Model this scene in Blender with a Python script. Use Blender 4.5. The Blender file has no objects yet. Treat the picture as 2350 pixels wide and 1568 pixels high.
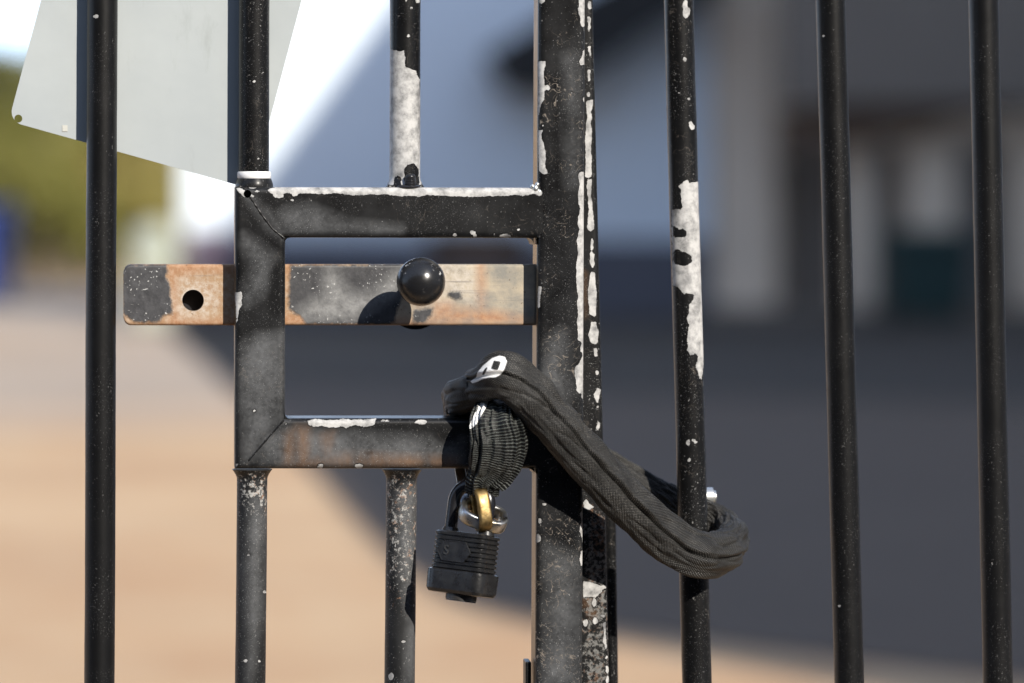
import bpy, bmesh, math, random
import numpy as np
from mathutils import Vector, Matrix, noise as mnoise

random.seed(7); rng = np.random.default_rng(7)
SC = bpy.context.scene; COL = SC.collection

# ------------------------------------------------------------------ camera
F = 7857.0                      # focal length in photo units (frame 2350 x 1568)
CX, CY, CZ = -0.2142, -2.2, 1.143
PX0, PY0 = 410.0, 452.0         # principal point of the (cropped) photograph
cam_d = bpy.data.cameras.new('camera'); cam = bpy.data.objects.new('camera', cam_d); COL.objects.link(cam)
cam.location = (CX, CY, CZ); cam.rotation_euler = (math.radians(90), 0, 0)
cam_d.sensor_fit = 'HORIZONTAL'; cam_d.sensor_width = 36; cam_d.lens = F/2350*36
cam_d.shift_x = (1175-PX0)/2350; cam_d.shift_y = -(784-PY0)/2350
cam_d.clip_start = 0.05; cam_d.clip_end = 3000
cam_d.dof.use_dof = True; cam_d.dof.focus_distance = 2.19; cam_d.dof.aperture_fstop = 3.75
SC.camera = cam

# ------------------------------------------------------------------ light
SUN = Vector((-0.55, 1.0, -0.68)).normalized()      # direction the sunlight travels
w = bpy.data.worlds.new('World'); SC.world = w; w.use_nodes = True
nt = w.node_tree; nt.nodes.clear()
sky = nt.nodes.new('ShaderNodeTexSky'); sky.sky_type = 'NISHITA'; sky.sun_disc = False
sky.sun_elevation = math.asin(-SUN.z); sky.sun_rotation = math.atan2(-SUN.x, -SUN.y)
sky.air_density = 1.1; sky.dust_density = 0.1; sky.ozone_density = 4.0
bg = nt.nodes.new('ShaderNodeBackground'); bg.inputs[1].default_value = 0.15
tcw = nt.nodes.new('ShaderNodeTexCoord'); lift = nt.nodes.new('ShaderNodeVectorMath'); lift.operation = 'ADD'; lift.inputs[1].default_value = (0, 0, .15)
nt.links.new(tcw.outputs['Generated'], lift.inputs[0]); nt.links.new(lift.outputs[0], sky.inputs[0])   # skip the milky band at the horizon
out = nt.nodes.new('ShaderNodeOutputWorld')
hs = nt.nodes.new('ShaderNodeHueSaturation'); hs.inputs['Saturation'].default_value = .66; nt.links.new(sky.outputs[0], hs.inputs['Color']); nt.links.new(hs.outputs[0], bg.inputs[0]); nt.links.new(bg.outputs[0], out.inputs[0])
sun_d = bpy.data.lights.new('sun', 'SUN'); sun_d.energy = 3.1; sun_d.angle = math.radians(0.5); sun_d.color = (1, 0.93, 0.83)
sun = bpy.data.objects.new('sun', sun_d); COL.objects.link(sun)
sun.rotation_euler = SUN.to_track_quat('-Z', 'Y').to_euler(); sun.location = (4, -6, 8)
SC.view_settings.view_transform = 'Standard'; SC.view_settings.look = 'None'
SC.view_settings.exposure = 1.18; SC.view_settings.gamma = 1

# ------------------------------------------------------------------ helpers
def G(px, py, y=0.0):
    "point of the gate at depth y whose place in the photograph is px, py"
    D = y-CY
    return Vector((CX+(px-PX0)/F*D, y, CZ-(py-PY0)/F*D))
def B(px, py, D):
    return G(px, py, D+CY)
def to_px(V):
    D = V[:, 1]-CY
    return PX0+(V[:, 0]-CX)/D*F, PY0-(V[:, 2]-CZ)/D*F

def empty(name, loc, label, cat, group=None):
    o = bpy.data.objects.new(name, None); COL.objects.link(o); o.location = loc; o.empty_display_size = .05
    o['label'] = label; o['category'] = cat
    if group: o['group'] = group
    return o
def link(name, me, mat, parent=None, kind=None):
    o = bpy.data.objects.new(name, me); COL.objects.link(o)
    if mat and not me.materials: me.materials.append(mat)
    if parent:
        root = Vector((0, 0, 0)); p = parent
        while p: root += p.location; p = p.parent
        me.transform(Matrix.Translation(-root)); o.parent = parent
    if kind: o['kind'] = kind
    return o
def bm_obj(name, bm, mat, parent=None, kind=None, smooth=None):
    me = bpy.data.meshes.new(name); bmesh.ops.recalc_face_normals(bm, faces=bm.faces[:]); bm.to_mesh(me); bm.free()
    if smooth is not None:
        me.polygons.foreach_set('use_smooth', [True]*len(me.polygons)); me.set_sharp_from_angle(angle=math.radians(smooth))
    return link(name, me, mat, parent, kind)

def box(bm, a, b, bevel=0, seg=2):
    r = bmesh.ops.create_cube(bm, size=1); vs = r['verts']
    for v in vs: v.co = Vector([a[i]+(b[i]-a[i])*(v.co[i]+.5) for i in range(3)])
    if bevel:
        es = list({e for v in vs for e in v.link_edges})
        bmesh.ops.bevel(bm, geom=es, offset=bevel, segments=seg, affect='EDGES', profile=.5)
def rod(bm, p, q, r, seg=24, r2=None):
    d = (Vector(q)-Vector(p)); m = Matrix.Translation((Vector(p)+Vector(q))/2) @ d.to_track_quat('Z', 'Y').to_matrix().to_4x4()
    bmesh.ops.create_cone(bm, cap_ends=True, segments=seg, radius1=r, radius2=r if r2 is None else r2, depth=d.length, matrix=m)
def prism(bm, pts, d):
    "extrude the closed outline pts (Vectors) by vector d"
    v = [bm.verts.new(p) for p in pts]; f = bm.faces.new(v)
    g = bmesh.ops.extrude_face_region(bm, geom=[f]); bmesh.ops.translate(bm, verts=[x for x in g['geom'] if isinstance(x, bmesh.types.BMVert)], vec=d)

def grid(name, V, closed=True, caps=True, uv=None):
    "V[rings, around, 3] -> mesh of quads"
    nr, npf, _ = V.shape
    idx = np.arange(nr*npf).reshape(nr, npf)
    j2 = np.roll(idx, -1, 1) if closed else idx[:, 1:]
    a = idx[:-1] if closed else idx[:-1, :-1]; b = j2[:-1]; c = j2[1:]; d = idx[1:] if closed else idx[1:, :-1]
    q = np.stack([a, b, c, d], -1).reshape(-1, 4).tolist()
    if caps: q += [idx[0][::-1].tolist(), idx[-1].tolist()]
    me = bpy.data.meshes.new(name); me.from_pydata(V.reshape(-1, 3).tolist(), [], q)
    bm = bmesh.new(); bm.from_mesh(me); bmesh.ops.recalc_face_normals(bm, faces=bm.faces[:]); bm.to_mesh(me); bm.free()
    me.polygons.foreach_set('use_smooth', [True]*len(me.polygons)); me.set_sharp_from_angle(angle=math.radians(50))
    if uv is not None:
        l = me.uv_layers.new(name='UVMap'); li = np.empty(len(me.loops), int); me.loops.foreach_get('vertex_index', li)
        lu = uv.reshape(-1, 2)[li]
        # keep the seam continuous
        per = uv[:, -1, 1]+ (uv[:, -1, 1]-uv[:, -2, 1])
        ring = li//npf; jj = li % npf
        pv = np.empty((len(me.polygons), 2), int); me.polygons.foreach_get('loop_start', pv[:, 0].copy())
        for p in me.polygons:
            if p.loop_total == 4:
                s = slice(p.loop_start, p.loop_start+4); J = jj[s]
                if J.max()-J.min() > 2:
                    for k in range(p.loop_start, p.loop_start+4):
                        if jj[k] == 0: lu[k, 1] = per[ring[k]]
        l.data.foreach_set('uv', lu.astype(np.float32).ravel())
    return me

def cut(me, bmc):
    "boolean difference of mesh me with bmesh bmc"
    mc = bpy.data.meshes.new('t'); bmesh.ops.recalc_face_normals(bmc, faces=bmc.faces[:]); bmc.to_mesh(mc); bmc.free()
    o = bpy.data.objects.new('t', me); c = bpy.data.objects.new('t', mc); COL.objects.link(o); COL.objects.link(c)
    m = o.modifiers.new('b', 'BOOLEAN'); m.operation = 'DIFFERENCE'; m.solver = 'EXACT'; m.object = c
    dg = bpy.context.evaluated_depsgraph_get(); r = bpy.data.meshes.new_from_object(o.evaluated_get(dg))
    bpy.data.objects.remove(o); bpy.data.objects.remove(c); bpy.data.meshes.remove(mc)
    r.set_sharp_from_angle(angle=math.radians(50))
    return r

# ---- wear marks: signed distance to outlines noted on the photograph, stored per vertex
def Z(x0, y0, k):
    "photo crop whose corner is x0,y0 (2500 px photo) enlarged k times -> 2350 px units"
    return lambda pts: [((x0+x/k)*.94, (y0+y/k)*.94) for x, y in pts]
def ell(cx, cy, rx, ry, n=14, jag=.12):
    return [(cx+rx*(1+random.uniform(-jag, jag))*math.cos(t), cy+ry*(1+random.uniform(-jag, jag))*math.sin(t)) for t in [2*math.pi*i/n for i in range(n)]]
def seg_d(P, a, b):
    a = np.array(a); b = np.array(b); ab = b-a; t = np.clip(((P-a)@ab)/max(ab@ab, 1e-9), 0, 1)
    return np.linalg.norm(P-a-t[:, None]*ab, axis=1)
def poly_sd(P, poly):
    d = np.full(len(P), 1e9); ins = np.zeros(len(P), bool)
    for i in range(len(poly)):
        a, b = poly[i], poly[(i+1) % len(poly)]
        d = np.minimum(d, seg_d(P, a, b))
        c = (a[1] > P[:, 1]) != (b[1] > P[:, 1])
        if a[1] != b[1]: ins ^= c & (P[:, 0] < (b[0]-a[0])*(P[:, 1]-a[1])/(b[1]-a[1])+a[0])
    return np.where(ins, d, -d)
def sdf(P, polys, lines=(), holes=()):
    s = np.full(len(P), -1e9)
    for p in polys: s = np.maximum(s, poly_sd(P, p))
    for l, hw in lines:
        for a, b in zip(l[:-1], l[1:]): s = np.maximum(s, hw-seg_d(P, a, b))
    for h in holes: s = np.minimum(s, -poly_sd(P, h))
    return s
def wear(me, front=True, **masks):
    "masks: name = (polys, lines, holes, softness in px)"
    n = len(me.vertices); V = np.empty(n*3); me.vertices.foreach_get('co', V); V = V.reshape(-1, 3)
    N = np.empty(n*3, np.float32); me.vertices.foreach_get('normal', N); N = N.reshape(-1, 3)
    px, py = to_px(V); P = np.stack([px, py], 1)
    for k, (polys, lines, holes, R) in masks.items():
        val = np.clip(.5+sdf(P, polys, lines, holes)/(2*R), 0, 1)
        if front: val = np.where(N[:, 1] < .35, val, 0)
        a = me.attributes.new(k, 'FLOAT', 'POINT'); a.data.foreach_set('value', val.astype(np.float32))

# ------------------------------------------------------------------ materials
class Mat:
    def __init__(s, name):
        s.m = bpy.data.materials.new(name); s.m.use_nodes = True; s.t = s.m.node_tree; s.n = s.t.nodes
        s.b = s.n['Principled BSDF']; s._co = None
    def lk(s, sock, v):
        if isinstance(v, bpy.types.NodeSocket): s.t.links.new(v, sock)
        elif isinstance(v, (int, float)) and sock.type in ('RGBA',): sock.default_value = (v, v, v, 1)
        elif isinstance(v, tuple) and sock.type == 'RGBA': sock.default_value = (*v, 1)
        else: sock.default_value = v
    @property
    def co(s):
        if s._co is None: s._co = s.n.new('ShaderNodeTexCoord').outputs['Object']
        return s._co
    def uv(s): return s.n.new('ShaderNodeTexCoord').outputs['UV']
    def math(s, op, a, b=None, clamp=False):
        x = s.n.new('ShaderNodeMath'); x.operation = op; x.use_clamp = clamp; s.lk(x.inputs[0], a)
        if b is not None: s.lk(x.inputs[1], b)
        return x.outputs[0]
    def add(s, a, b): return s.math('ADD', a, b)
    def mul(s, a, b): return s.math('MULTIPLY', a, b)
    def sub(s, a, b): return s.math('SUBTRACT', a, b)
    def mx(s, a, b): return s.math('MAXIMUM', a, b)
    def mix(s, f, a, b):
        x = s.n.new('ShaderNodeMix'); x.data_type = 'RGBA'; s.lk(x.inputs[0], f); s.lk(x.inputs[6], a); s.lk(x.inputs[7], b); return x.outputs[2]
    def noise(s, scale, detail=3, rough=.5, vec=None, dist=0, color=False):
        x = s.n.new('ShaderNodeTexNoise'); x.inputs['Scale'].default_value = scale; x.inputs['Detail'].default_value = detail
        x.inputs['Roughness'].default_value = rough; x.inputs['Distortion'].default_value = dist; s.t.links.new(vec or s.co, x.inputs['Vector'])
        return x.outputs[1 if color else 0]
    def vor(s, scale, feature='F1', vec=None):
        x = s.n.new('ShaderNodeTexVoronoi'); x.feature = feature; x.inputs['Scale'].default_value = scale; s.t.links.new(vec or s.co, x.inputs['Vector']); return x
    def rng(s, v, lo, hi, a=0., b=1.):
        x = s.n.new('ShaderNodeMapRange'); x.clamp = True; s.lk(x.inputs[0], v)
        for i, q in zip((1, 2, 3, 4), (lo, hi, a, b)): x.inputs[i].default_value = q
        return x.outputs[0]
    def attr(s, name):
        x = s.n.new('ShaderNodeAttribute'); x.attribute_name = name; return x.outputs['Fac']
    def scl(s, v, sc):
        x = s.n.new('ShaderNodeMapping'); s.t.links.new(v, x.inputs[0]); x.inputs['Scale'].default_value = sc; return x.outputs[0]
    def vadd(s, a, b, k):
        x = s.n.new('ShaderNodeVectorMath'); x.operation = 'SCALE'; s.t.links.new(b, x.inputs[0]); x.inputs['Scale'].default_value = k
        y = s.n.new('ShaderNodeVectorMath'); y.operation = 'ADD'; s.t.links.new(a, y.inputs[0]); s.t.links.new(x.outputs[0], y.inputs[1]); return y.outputs[0]
    def bump(s, h, dist, strength=1):
        x = s.n.new('ShaderNodeBump'); x.inputs['Strength'].default_value = strength; x.inputs['Distance'].default_value = dist
        s.lk(x.inputs['Height'], h); s.t.links.new(x.outputs[0], s.b.inputs['Normal'])
    def set(s, **k):
        for n_, v in k.items(): s.lk(s.b.inputs[n_.replace('_', ' ')], v)
        return s.m

def simple(name, col, rough=.7, metal=0, var=.15, scale=3., spec=.5, bump=0):
    m = Mat(name); n = m.noise(scale, 5, .6)
    c = m.mix(n, tuple(x*(1-var) for x in col), tuple(min(1, x*(1+var)) for x in col))
    m.set(Base_Color=c, Roughness=rough, Metallic=metal)
    m.b.inputs['Specular IOR Level'].default_value = spec
    if bump: m.bump(m.noise(scale*8, 4), bump)
    return m.m

def paint(name, chips=.5, dust=.15, hair=.0, rough=.36, base=.004, rusty=0., coat=.12):
    "old black gate paint over pale primer: chips, hair scratches, dust films, rust"
    m = Mat(name)
    cloud = m.noise(42, 6, .62); fine = m.noise(420, 3, .6)
    brush = m.noise(60, 4, .6, m.scl(m.co, (1, 1, .12)))
    edge = m.add(m.mul(m.sub(m.noise(240, 5, .7), .5), .5), m.mul(m.sub(m.noise(70, 3), .5), .3))
    has = m.rng(m.attr('bare'), .001, .12)
    bare = m.mul(m.rng(m.add(m.attr('bare'), edge), .485, .515), has)
    rim = m.mul(m.rng(m.add(m.attr('bare'), edge), .40, .47), has)
    d = m.mul(m.attr('dust'), m.rng(m.add(cloud, m.mul(m.sub(fine, .5), .5)), .25, .75, .25, 1.05))
    d0 = m.mul(m.rng(m.add(m.mul(cloud, .6), m.mul(brush, .4)), .38, .68), dust)
    dd = m.math('MULTIPLY', m.mx(d, d0), m.sub(1., m.mul(m.attr('dark'), .85)), True)
    col = m.mix(dd, (base, base, base*1.06), (.10, .103, .107))
    col = m.mix(m.mul(m.attr('rust'), m.rng(m.noise(75, 4, .6, m.scl(m.co, (1, 1, .35))), .35, .7, .05, .48)), col, (.22, .11, .045))
    # hair scratches
    def hairs(sc_, off, w_):
        n_ = m.noise(sc_, 1.5, .45, m.vadd(m.co, m.noise(sc_*.4, 2, .5, color=True), .03+off)); return m.rng(m.math('ABSOLUTE', m.sub(n_, .5)), 0., w_, 1., 0.)
    frag = m.rng(m.noise(240, 3, .6), .47, .56)
    hz = m.mul(m.mul(m.mx(hairs(85, 0, .011), hairs(120, .02, .012)), m.mul(frag, m.rng(m.noise(38, 3), .46, .6))), hair)
    col = m.mix(hz, col, (.19, .165, .14))
    # chips and specks
    def flecks(scale, thr, glo, ghi, off):
        return m.mul(m.rng(m.noise(scale, 2.2, .55, m.vadd(m.co, m.co, off)), thr, thr+.015), m.rng(m.noise(17+off*9, 2), glo, ghi))
    sp = m.mx(m.mx(flecks(620, .675, .44, .54, .3), flecks(900, .67, .42, .5, .7)), flecks(260, .725, .48, .56, 1.1))
    sp = m.mul(sp, chips)
    col = m.mix(sp, col, (.42, .42, .41))
    if rusty:
        rp = m.rng(m.add(m.noise(330, 5, .75), m.mul(m.attr('rusty'), .22)), .68, .76)
        rp = m.mul(rp, m.rng(m.attr('rusty'), .02, .5)); tone = m.noise(400, 3)
        col = m.mix(m.mul(rp, rusty), col, m.mix(m.rng(m.add(tone, m.mul(m.sub(m.noise(60, 3), .5), .8)), .34, .52), (.25, .14, .085), (.33, .325, .31)))
    mott = m.noise(130, 6, .68); spot = m.rng(m.noise(55, 3, .5), .62, .72)
    bc = m.mix(m.rng(mott, .32, .58), (.16, .16, .16), (.47, .465, .455)); bc = m.mix(m.mul(spot, .85), bc, (.11, .11, .115))
    col = m.mix(rim, col, (.006, .006, .006)) ; col = m.mix(bare, col, bc)
    ro = m.add(m.add(m.mul(dd, .3), rough), m.mul(m.sub(cloud, .5), .12)); ro = m.mx(ro, m.mul(bare, .6))
    m.set(Base_Color=col, Roughness=ro)
    m.b.inputs['Specular IOR Level'].default_value = .24
    m.b.inputs['Coat Weight'].default_value = coat; m.b.inputs['Coat Roughness'].default_value = .22
    m.bump(m.add(m.add(m.mul(bare, -3.2), m.mul(sp, -.6)), m.add(m.mul(fine, .05), m.mul(m.noise(130, 3), .18))), .00035)
    return m.m

MP_bar = paint('black_bar_paint', chips=.55, dust=.04, hair=.3, rough=.37)
MP_clean = paint('black_bar_paint_sound', chips=.18, dust=.02, hair=0., rough=.41)
MP_box = paint('black_frame_paint', chips=.4, dust=.12, hair=.3, rough=.36, base=.0045)
MP_post = paint('black_post_paint', chips=.5, dust=.16, hair=1.3, rough=.28, base=.0045)
MP_stile = paint('black_stile_paint', chips=.8, dust=.08, rusty=.45, hair=.3, rough=.4)
MP_rust = paint('black_paint_rusting', chips=.7, dust=.16, rusty=1., hair=.1, rough=.45)
M_steel = simple('galvanised_steel', (.62, .63, .62), .38, .9, .2, 120)
M_white = simple('white_plastic', (.80, .80, .80), .35, 0, .03, 40)
M_hole = simple('hole_shade_black', (.006, .006, .008), .9)

# ------------------------------------------------------------------ ground and far setting
mg = Mat('sandy_paving')
g = mg.noise(.35, 6, .6); g2 = mg.noise(2.2, 5, .65)
c = mg.mix(mg.rng(g, .38, .62), (.37, .21, .105), (.50, .34, .195)); c = mg.mix(mg.rng(g2, .35, .65, 0, .4), c, (.49, .385, .25))
mg.set(Base_Color=c, Roughness=.9); mg.bump(mg.noise(40, 4), .004)
ma = Mat('shaded_asphalt')
c = ma.mix(ma.noise(1.1, 6, .65), (.026, .019, .013), (.044, .034, .025)); ma.set(Base_Color=c, Roughness=.9); ma.bump(ma.noise(60, 3), .004)
my = Mat('yard_shade_tone')
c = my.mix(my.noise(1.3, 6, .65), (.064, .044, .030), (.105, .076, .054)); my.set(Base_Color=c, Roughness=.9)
def sheet(name, pts, mat):
    bm = bmesh.new(); bm.faces.new([bm.verts.new(p) for p in pts]); o = bm_obj(name, bm, mat, None, 'structure')
    if o.data.polygons[0].normal.z < 0: o.data.flip_normals()
    return o
sheet('ground', [(-900, -900, 0), (900, -900, 0), (900, 1500, 0), (-900, 1500, 0)], mg.m)
sheet('street', [(-200, -.35, .004), (-200, -19.9, .004), (200, -19.9, .004), (200, -.35, .004)], simple('dark_street_asphalt', (.04, .04, .042), .9, 0, .2, 2))
sheet('pavement', [(-60, 16.6, .004), (-1, 16.3, .004), (.15, 16.9, .004), (.10, 18.2, .004), (-.06, 22, .004), (-.40, 29, .004), (-.9, 40, .004), (-60, 40, .004)], simple('lit_strip_paving', (.34, .275, .215), .9, 0, .25, .5))  # sunlit side of the far strip, coloured paler than its shaded side
sheet('footway', [(-60, 14.4, .004), (-2, 14.1, .004), (.2, 14.6, .004), (.15, 16.88, .004), (-1, 16.28, .004), (-60, 16.58, .004)], simple('sandy_grey_paving', (.40, .295, .205), .9, 0, .25, .6))
sheet('road', [(.10, 18.2, .004), (3, 17.0, .004), (9, 14.3, .004), (60, 8, .004), (60, 40, .004), (-.9, 40, .004), (-.40, 29, .004), (-.06, 22, .004)], ma.m)  # shaded side of the strip: asphalt with the shade put into its colour
sheet('yard', [(.13, 18.1, .006), (.28, 14, .006), (.41, 10, .006), (.47, 8.5, .006), (.58, 7.5, .006), (.82, 6.95, .006), (1.1, 6.6, .006), (1.6, 6.05, .006), (2.3, 5.4, .006), (4, 4.6, .006), (9, 5.0, .004), (9, 14.3, .004), (3, 16.9, .004)], my.m)  # dark sheet following the warehouse shadow, deepening the shade by colour
M_wall = simple('pale_blue_white_render', (.73, .82, .90), .85, 0, .04, 2)
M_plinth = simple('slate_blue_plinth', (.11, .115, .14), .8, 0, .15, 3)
M_dark = simple('dark_canvas', (.018, .019, .02), .85, 0, .2, 6)
M_grey = simple('grey_render', (.80, .68, .54), .85, 0, .12, 2)
M_dgrey = simple('slate_grey_board', (.19, .165, .14), .8, 0, .12, 2)
M_wood = simple('brown_timber', (.11, .07, .045), .75, 0, .2, 9)
M_door = simple('charcoal_door', (.035, .035, .037), .6, 0, .2, 4)
M_roof = simple('canopy_sheet', (.25, .25, .26), .6, .2, .1, 3)

WY = 29.8                                       # front of the far buildings
def wallbox(bm, pxa, pxb, z0, z1, y0, y1):
    D = y0-CY; box(bm, (CX+(pxa-PX0)/F*D, y0, z0), (CX+(pxb-PX0)/F*D, y1, z1))
def hz(py, D=32.0): return CZ-(py-PY0)/F*D

bA = empty('white_building', (2.4, WY+3, 0), 'white rendered building behind the gate, half in sun and half in blue shade', 'building')
bm = bmesh.new(); wallbox(bm, 420, 1630, 0, 3.9, WY, WY+3); bm_obj('wall', bm, M_wall, bA)
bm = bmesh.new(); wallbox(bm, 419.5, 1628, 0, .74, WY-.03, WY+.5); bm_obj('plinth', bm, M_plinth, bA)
bm = bmesh.new()                                # dark awning over a side window
D = 32.0
aw = [(1110, 125), (1155, 210), (1260, 215), (1380, 135), (1480, 65), (1600, 10), (1660, -90), (1500, -90), (1350, -20), (1230, 55)]
prism(bm, [B(x, y, D-.03) for x, y in aw], Vector((0, -.9, 0))); bm_obj('awning', bm, M_dark, bA)

bB = empty('verandah_building', (6.5, WY+3, 0), 'grey building on the right with square columns and a brown verandah beam', 'building')
bm = bmesh.new(); wallbox(bm, 1632, 2900, 0, 4.6, WY+.5, WY+3); bm_obj('wall', bm, M_grey, bB)
bm = bmesh.new(); wallbox(bm, 1800, 2900, hz(245), 4.7, WY-1.2, WY-.9); bm_obj('fascia', bm, M_dgrey, bB)
bm = bmesh.new(); prism(bm, [B(1800, 340, 31), B(1990, 325, 31), B(2230, 270, 31), B(2800, 205, 31), B(2800, 130, 31), B(2230, 195, 31), B(1800, 250, 31)], Vector((0, .25, 0))); bm_obj('beam', bm, M_wood, bB)
for i, (a, b_) in enumerate([(1640, 1780), (1945, 2005), (2085, 2195), (2330, 2460)]):
    bm = bmesh.new(); y0 = WY-(.0 if i == 0 else .55); wallbox(bm, a, b_, 0, 5.0 if i == 0 else hz(300), y0, y0+.45); bm_obj('column', bm, M_grey, bB)
for a, b_ in [(1800, 1925), (2012, 2075), (2205, 2300)]:
    bm = bmesh.new(); wallbox(bm, a, b_, 0, hz(330), WY+.38, WY+.5)
    dr = bm_obj('door', bm, M_dgrey if a < 1900 else simple('grey_door', (.2, .195, .19), .6), bB)
bm = bmesh.new(); wallbox(bm, 1632, 2900, 0, .12, WY-.6, WY+.5); bm_obj('step', bm, M_dgrey, bB)

# tall plain warehouse to the right of the frame: its roof edge casts the slanting shade over yard and wall
H = 10.0; sx, sy = .55/.68*H, -1/.68*H
wh = empty('warehouse', (14, 6, 0), 'tall plain pale warehouse to the right of the yard, casting the long shade', 'building')
cp = [(.386-.0464*(25.2-sy-12.1), 25.2-sy), (.386, 12.1), (.43, 9.6), (.47, 8.3), (.55, 7.35), (.74, 6.85), (1.01, 6.5), (1.41, 5.85), (2.2, 5.0), (4, 4.0), (18, 3.2), (18, 25.2-sy)]
bm = bmesh.new(); prism(bm, [Vector((x+sx, y+sy, 0)) for x, y in cp], Vector((0, 0, H-.2))); bm_obj('wall', bm, simple('pale_warehouse_sheet', (.74, .73, .70), .8, 0, .05, 1), wh)
bm = bmesh.new(); prism(bm, [Vector((x+sx, y+sy, H-.2)) for x, y in cp], Vector((0, 0, .2))); bm_obj('roof', bm, M_roof, wh)
# unseen brick terrace, added to cut sky fill and darken reflections in the paint
tr = empty('blocker_terrace', (0, -22, 0), 'added dark brick block behind the photographer, keeping sky light off the gate', 'building')
M_brick = simple('dark_brick', (.10, .055, .042), .85, 0, .25, 4)
bm = bmesh.new(); box(bm, (-60, -32, 0), (60, -20, 13.2)); bm_obj('wall', bm, M_brick, tr)
for k in range(-14, 15):
    for z in (1.2, 4.6, 8.0):
        bm = bmesh.new(); box(bm, (k*4-.7, -20.04, z), (k*4+.7, -19.97, z+1.8)); bm_obj('window', bm, M_door, tr)

hs_ = empty('reflected_tan_house', (-6, 27, 0), 'added tan house outside the left edge, reflected in post and bar edges', 'building')  # unseen house added so the dark paint's left edges reflect tan
bm = bmesh.new(); box(bm, (-12, 24, 0), (-2.05, 27, 3.0)); bm_obj('wall', bm, simple('tan_sandstone', (.52, .37, .24), .9, 0, .1, 2), hs_)
bm = bmesh.new(); prism(bm, [Vector((-12.2, 23.7, 3.003)), Vector((-12.2, 27.3, 3.003)), Vector((-12.2, 25.5, 4.4))], Vector((10.2, 0, 0))); bm_obj('roof', bm, M_roof, hs_)
# unseen conifers added behind the camera on the left, blocking sky from the paint
for k, (x, y, lab) in enumerate([(-3.2, -7.5, 'added dark tree blocking sky behind the photographer, nearest the gate line'), (-5.4, -8.2, 'added dark tree blocking sky behind the photographer, second along the row'), (-7.6, -7.8, 'added dark tree blocking sky behind the photographer, third along the row'), (-1.0, -9.5, 'added dark tree blocking sky behind the photographer, set back from the row')]):
    e = empty('blocker_conifer', (x, y, 0), lab, 'tree', 'added sky blockers behind the photographer'); bm = bmesh.new(); rod(bm, (x, y, 0), (x, y, 8), .14, 10, .03); bm_obj('trunk', bm, M_door, e)
    bm = bmesh.new()
    for q in range(9):
        z0 = .6+q*.95; rod(bm, (x, y, z0), (x, y, z0+1.6), 1.25*(1-q/10.5), 14, .05)
    for v in bm.verts: v.co += Vector((random.gauss(0, .06), random.gauss(0, .06), random.gauss(0, .1)))
    bm_obj('crown', bm, simple('conifer_green', (.02, .03, .012), .9, 0, .3, 6), e)

# ---- bins, cabinet, bench in the yard
def bin_thing(px, D, wd, ht, col, label, name='wheelie_bin'):
    x = CX+(px-PX0)/F*D; y = D+CY
    e = empty(name, (x, y, 0), label, 'bin'); m = simple(name+'_plastic', col, .5, 0, .1, 5)
    bm = bmesh.new(); a = wd/2
    prof = [(-a*.8, .08), (a*.8, .08), (a, ht*.9), (-a, ht*.9)]
    prism(bm, [Vector((x+p, y-.3, z)) for p, z in prof], Vector((0, .6, 0))); bmesh.ops.bevel(bm, geom=bm.edges[:], offset=.03, segments=2, affect='EDGES'); bm_obj('body', bm, m, e)
    bm = bmesh.new(); prism(bm, [Vector((x-a-.02, y+q, z)) for q, z in [(-.36, ht*.9+.003), (.33, ht*.9+.003), (.33, ht*.97), (.2, ht), (-.3, ht*.96)]], Vector((wd+.04, 0, 0))); bm_obj('lid', bm, m, e)
    for s in (-1, 1):
        bm = bmesh.new(); rod(bm, (x+s*a*.72-.03, y+.3, .1), (x+s*a*.72+.03, y+.3, .1), .1); bm_obj('wheel', bm, M_door, e)
    return e
bin_thing(2122, 30.4, .72, .86, (.008, .035, .034), 'dark green wheelie bin standing against the grey building')
bin_thing(-22, 36, .50, 1.06, (.03, .06, .24), 'blue wheelie bin at the left edge, in front of the trees')
bin_thing(487, 30.9, .44, .86, (.13, .10, .14), 'dull purple bin by the sunlit corner of the white building')
x, y = CX+(352-PX0)/F*29.5, 29.5+CY  # added cabinet whose pale dome stands in for an out-of-focus glint
e = empty('glint_cabinet', (x, y, 0), 'pale dome topped cabinet standing in for a blurred glint before the trees', 'cabinet'); m = simple('pale_green_enamel', (.34, .37, .31), .45, 0, .05, 4)
bm = bmesh.new(); box(bm, (x-.18, y-.16, .05), (x+.18, y+.16, .70), .03); bm_obj('body', bm, m, e)
bm = bmesh.new(); bmesh.ops.create_uvsphere(bm, u_segments=24, v_segments=12, radius=.2, matrix=Matrix.Translation((x, y, .72))); bmesh.ops.bisect_plane(bm, geom=bm.verts[:]+bm.edges[:]+bm.faces[:], plane_co=(x, y, .704), plane_no=(0, 0, -1), clear_outer=True); bm_obj('dome', bm, m, e, smooth=60)
bm = bmesh.new(); box(bm, (x-.2, y-.18, 0), (x+.2, y+.18, .047)); bm_obj('base', bm, M_dgrey, e)
x0, x1, y = B(985, 0, 29)[0], B(1215, 0, 29)[0], 29+CY
e = empty('bench', ((x0+x1)/2, y, 0), 'brown timber bench in the shade of the white wall', 'bench')
bm = bmesh.new(); box(bm, (x0, y-.2, .42), (x1, y+.2, .47), .01); bm_obj('seat', bm, M_wood, e)
bm = bmesh.new(); box(bm, (x0, y+.18, .55), (x1, y+.22, .86), .01); bm_obj('backrest', bm, M_wood, e)
for xx in (x0+.08, x1-.08):
    for yy in (y-.16, y+.2):
        bm = bmesh.new(); box(bm, (xx-.03, yy-.02, 0), (xx+.03, yy+.02, .419 if yy < y else .86)); bm_obj('leg', bm, M_door, e)

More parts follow.
